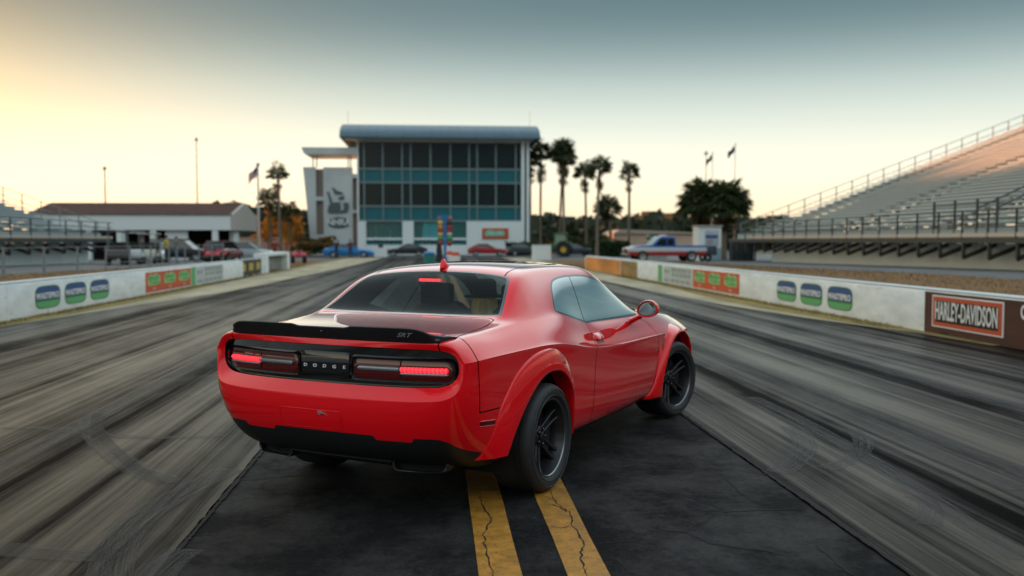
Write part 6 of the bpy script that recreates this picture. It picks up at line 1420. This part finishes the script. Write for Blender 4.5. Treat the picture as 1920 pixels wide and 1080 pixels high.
# ---- start lights, bins, signs, poles
ct = thing('start_light_tower', 'blue start-light pole with amber, green and red lamps above the car roof', 'start lights', (0, 49, 0)); cs = FPX / 49
def cX(u): return ratio(u) * 49
def cZ(v): return CAMH + (452 - v) / cs
tree_blue = mat('tree_blue', (.02, .17, .42), .4); housing = mat('lamp_housing', (.04, .035, .03), .6); amber = mat('amber_lens', (.55, .20, .03), .3); yelw = mat('yellow_lens', (.62, .42, .14), .3); grn = mat('green_lens', (.01, .25, .09), .3); rd = mat('red_lens_small', (.30, .02, .02), .3); pale = mat('pale_lens', (.50, .52, .42), .3)
cube('pole', tree_blue, ct, cX(832), cX(837), -.1, .1, 0, cZ(404)); cube('crosshead', tree_blue, ct, cX(823), cX(844), -.12, .12, cZ(411), cZ(404))
for side_, u0 in ((-1, 826), (1, 843)):
    for v, mm in ((409, amber), (418, yelw if side_ < 0 else housing), (427, amber if side_ < 0 else rd), (433, rd), (439, yelw if side_ < 0 else pale), (448, grn), (456, rd)):
        lm = bpy.data.objects.new('lamp', None); COL.objects.link(lm); lm.parent = ct; lm.location = (cX(u0), 0, cZ(v))
        MB().lathe([(.15, -.06), (.155, .10), (.02, .12)], 14, 'y').build('lamp_housing', housing, lm, smooth=True); MB().lathe([(.001, -.13), (.08, -.11), (.14, -.07)], 14, 'y').build('lens', mm, lm, smooth=True)
m = MB(); m.prism([(cX(817), 0), (cX(819), cZ(455)), (cX(828), cZ(458)), (cX(833), 0)], -.1, .25); m.build('cover', trim_m, ct); cube('base', housing, ct, cX(820), cX(848), -.3, .3, 0, .12)
bn = thing('rubbish_bin', 'teal drum bin with a blue lid left of the start lights', 'bin', (ratio(805) * 60, 60, 0))
MB().lathe([(.001, 0), (.33, 0), (.35, .3), (.34, .6), (.36, .82), (.001, .82)], 20).build('drum', mat('teal_drum', (.02, .19, .17), .5), bn, smooth=True); MB().lathe([(.37, .82), (.37, .90), (.25, .98), (.001, 1.0)], 20).build('lid', tree_blue, bn, smooth=True)
for k, (u, yd, lab) in enumerate(((855, 58, 'white water barrel with an orange top right of the start lights'), (843, 62, 'white barrel with red markings behind the start lights'))):
    b_ = thing('water_barrel', lab, 'barrel', (ratio(u) * yd, yd, 0)); MB().lathe([(.001, 0), (.26, 0), (.28, .1), (.25, .35), (.28, .6), (.26, .72), (.001, .72)], 18).build('barrel', lw, b_, smooth=True); MB().lathe([(.24, .72), (.20, .95), (.05, 1.0), (.001, 1.0)], 18).build('top', mat('cone_orange', (.55, .08, .02), .5) if 'cone_orange' not in bpy.data.materials else bpy.data.materials['cone_orange'], b_, smooth=True)
rc = thing('fuel_can', 'small red can on the track behind the car roof', 'can', (ratio(834) * 52, 52, 0)); MB().lathe([(.001, 0), (.14, 0), (.14, .75), (.05, .85), (.001, .86)], 12).build('can', mat('can_red', (.35, .02, .03), .4), rc, smooth=True)
wb = thing('white_barrier_block', 'plain white block barrier standing in front of the tractor', 'barrier', (ratio(1015) * 80, 80, 0)); cube('block', lw, wb, -.8, .8, -.25, .25, 0, 1.28); cube('block_cap', cap_m, wb, -.82, .82, -.27, .27, 1.28, 1.33)
wt = thing('white_table', 'white folding table with a dark helmet right of the blue car', 'table', (ratio(714) * 98, 98, 0)); cube('table_cloth', lw, wt, -.65, .65, -.35, .35, 0, .95); MB().ball((0, 0, 1.14), (.28, .24, .22)).build('helmet', trim_m, wt, smooth=True)
def pole(name, label, u, v0, v1, yd, r_=.05, flag=None, lamp=False, m=rail_m, group=None, flip=1):
    s = FPX / yd; t = thing(name, label, 'flagpole' if flag else 'pole', (ratio(u) * yd, yd, 0), 0, group); h = CAMH + (452 - v0) / s
    MB().tube([(0, 0, 0), (0, 0, h * .5), (0, 0, h)], [r_ * 1.3, r_, r_ * .7], 8).build('pole', m, t, smooth=True); MB().ball((0, 0, h), r_ * 2.0, 8, 5).build('finial', m, t, smooth=True)
    if lamp: cube('lamp_head', rail_m, t, -.18, .18, -.10, .10, h - .22, h - .1)
    if flag:
        W_, H_, c = flag; G = []
        for i in range(11):
            a = i / 10; G.append([(flip * (.06 + a * W_ * .55), .10 * math.sin(a * 7), h - .15 - b * H_ - a * W_ * .55 + .05 * math.sin(a * 9 + b * 3)) for b in np.linspace(0, 1, 7)])
        if callable(c): c(G, t)
        else: MB().grid(G).build('flag', c, t, smooth=True)
    return t
def us_flag(G, t):
    red_, wh_, bl_ = mat('flag_red', (.40, .03, .04), .8), mat('flag_white', (.6, .58, .55), .8), mat('flag_blue', (.03, .05, .18), .8)
    n = 12; G2 = [[tuple(np.array(r_[0]) + (np.array(r_[-1]) - np.array(r_[0])) * k / 13) for k in range(14)] for r_ in G]
    for k in range(13): MB().grid([[r_[k], r_[k + 1]] for r_ in (G2[4:] if k < 7 else G2)]).build('flag_stripe', red_ if k % 2 == 0 else wh_, t, smooth=True)
    MB().grid([r_[:8] for r_ in G2[:5]]).build('flag_canton', bl_, t, smooth=True)
pole('flagpole', 'thick pale flagpole flying a limp striped flag left of the palms', 486, 312, 470, 90, .10, (1.5, .85, us_flag), m=mat('pole_white', (.5, .5, .48), .5), flip=-1)
dkflag = mat('dark_flag', (.02, .035, .04), .8)
pole('flagpole', 'left flagpole with a small dark flag above the cabbage palms', 1334, 285, 480, 84, .04, (1.0, .42, dkflag), group='flagpoles above the cabbage palms', flip=-1)
pole('flagpole', 'right flagpole with a dark flag above the cabbage palms', 1376, 268, 480, 84, .04, (1.1, .5, dkflag), group='flagpoles above the cabbage palms', flip=-1)
pole('lamp_pole', 'thin pole with a small head left of the two dark flags', 1322, 283, 480, 86, .05, lamp=True)
pole('lamp_pole', 'tall thin lamp pole rising behind the low white building', 372, 266, 470, 105, .07, lamp=True); pole('utility_pole', 'dark pole with a cluster on top behind the left end of the low building', 200, 320, 470, 110, .10, lamp=True)
pole('antenna_mast', 'thin antenna mast behind the right end of the tower roof', 993, 212, 470, 124, .03); pole('antenna_mast', 'thin antenna mast behind the left end of the tower roof', 655, 215, 470, 124, .03)

# ---- occupant of the red car: seen through the rear window, dark brimmed hat over long fair hair
def car_pt(x, y, z):
    c, s_ = math.cos(R(90) - CAR_PSI), math.sin(R(90) - CAR_PSI); return (CAR_X + c * x - s_ * y, CAR_Y + s_ * x + c * y, z)
px_ = thing('person', 'occupant with long fair hair and a dark brimmed hat inside the red car', 'person', car_pt(1.05, .06, .47), R(90) - CAR_PSI)
J = [(0, 0, 0), (-.03, 0, .22), (-.05, 0, .42), (-.045, 0, .53), (-.035, 0, .61), (-.02, 0, .71), (-.04, .17, .40), (.08, .24, .20), (.30, .18, .16), (.38, .15, .16), (-.04, -.17, .40), (.08, -.24, .20), (.30, -.18, .16), (.38, -.15, .16), (.06, .10, 0), (.45, .13, .06), (.62, .13, -.22), (.06, -.10, 0), (.45, -.13, .06), (.62, -.13, -.22)]
E_ = [(0, 1), (1, 2), (2, 3), (3, 4), (4, 5), (2, 6), (6, 7), (7, 8), (8, 9), (2, 10), (10, 11), (11, 12), (12, 13), (0, 14), (14, 15), (15, 16), (0, 17), (17, 18), (18, 19)]
rad = [.14, .13, .15, .055, .08, .082, .07, .05, .035, .035, .07, .05, .035, .035, .09, .07, .05, .09, .07, .05]
me = bpy.data.meshes.new('body'); me.from_pydata(J, E_, []); o = bpy.data.objects.new('tmp', me); COL.objects.link(o); o.modifiers.new('s', 'SKIN'); o.modifiers.new('u', 'SUBSURF').levels = 2
for i, r_ in enumerate(rad): me.skin_vertices[0].data[i].radius = (r_, r_ * (.72 if i < 3 else 1)); me.skin_vertices[0].data[i].use_root = (i == 0)
dg = bpy.context.evaluated_depsgraph_get(); b2 = bpy.data.meshes.new_from_object(o.evaluated_get(dg)); bpy.data.objects.remove(o)
b2.materials.clear(); [b2.materials.append(q) for q in (cloth('olive_jacket', (.05, .055, .035)), bpy.data.materials['skin'])]
for p in b2.polygons: p.use_smooth = True; p.material_index = 1 if p.center.z > .50 else 0
link('body', b2, px_)
hairm = mat('fair_hair', (.78, .54, .18), .5, var=.3, vscale=30, stretch=(1, 1, .15)); rg = np.random.default_rng(3); m = MB()
for k in range(90):
    a = rg.uniform(R(60), R(300)); r0 = .088; p0 = Vector((-.02 + r0 * math.cos(a), r0 * math.sin(a), .70)); l = rg.uniform(.22, .38); fl = rg.uniform(1.0, 1.7)
    m.tube([p0, p0 + Vector((.012 * math.cos(a), .012 * math.sin(a), -.09)), Vector((-.03 + r0 * fl * math.cos(a), r0 * fl * math.sin(a), .70 - l * .7)), Vector((-.03 + r0 * fl * 1.05 * math.cos(a + .1), r0 * fl * 1.05 * math.sin(a + .1), .70 - l))], [.012, .014, .013, .003], 5)
tag(m.build('hair', hairm, px_, smooth=True), kind='stuff')
MB().ball((-.022, 0, .715), (.098, .094, .10)).build('hair_cap', hairm, px_, smooth=True)
MB().lathe([(.001, .135), (.07, .135), (.092, .115), (.098, .03), (.102, .012), (.16, .004), (.168, -.006), (.16, -.010), (.098, -.004)], 28, 'z', (-.02, 0, .735)).build('hat', mat('black_felt', (.012, .011, .011), .9), px_, smooth=True)
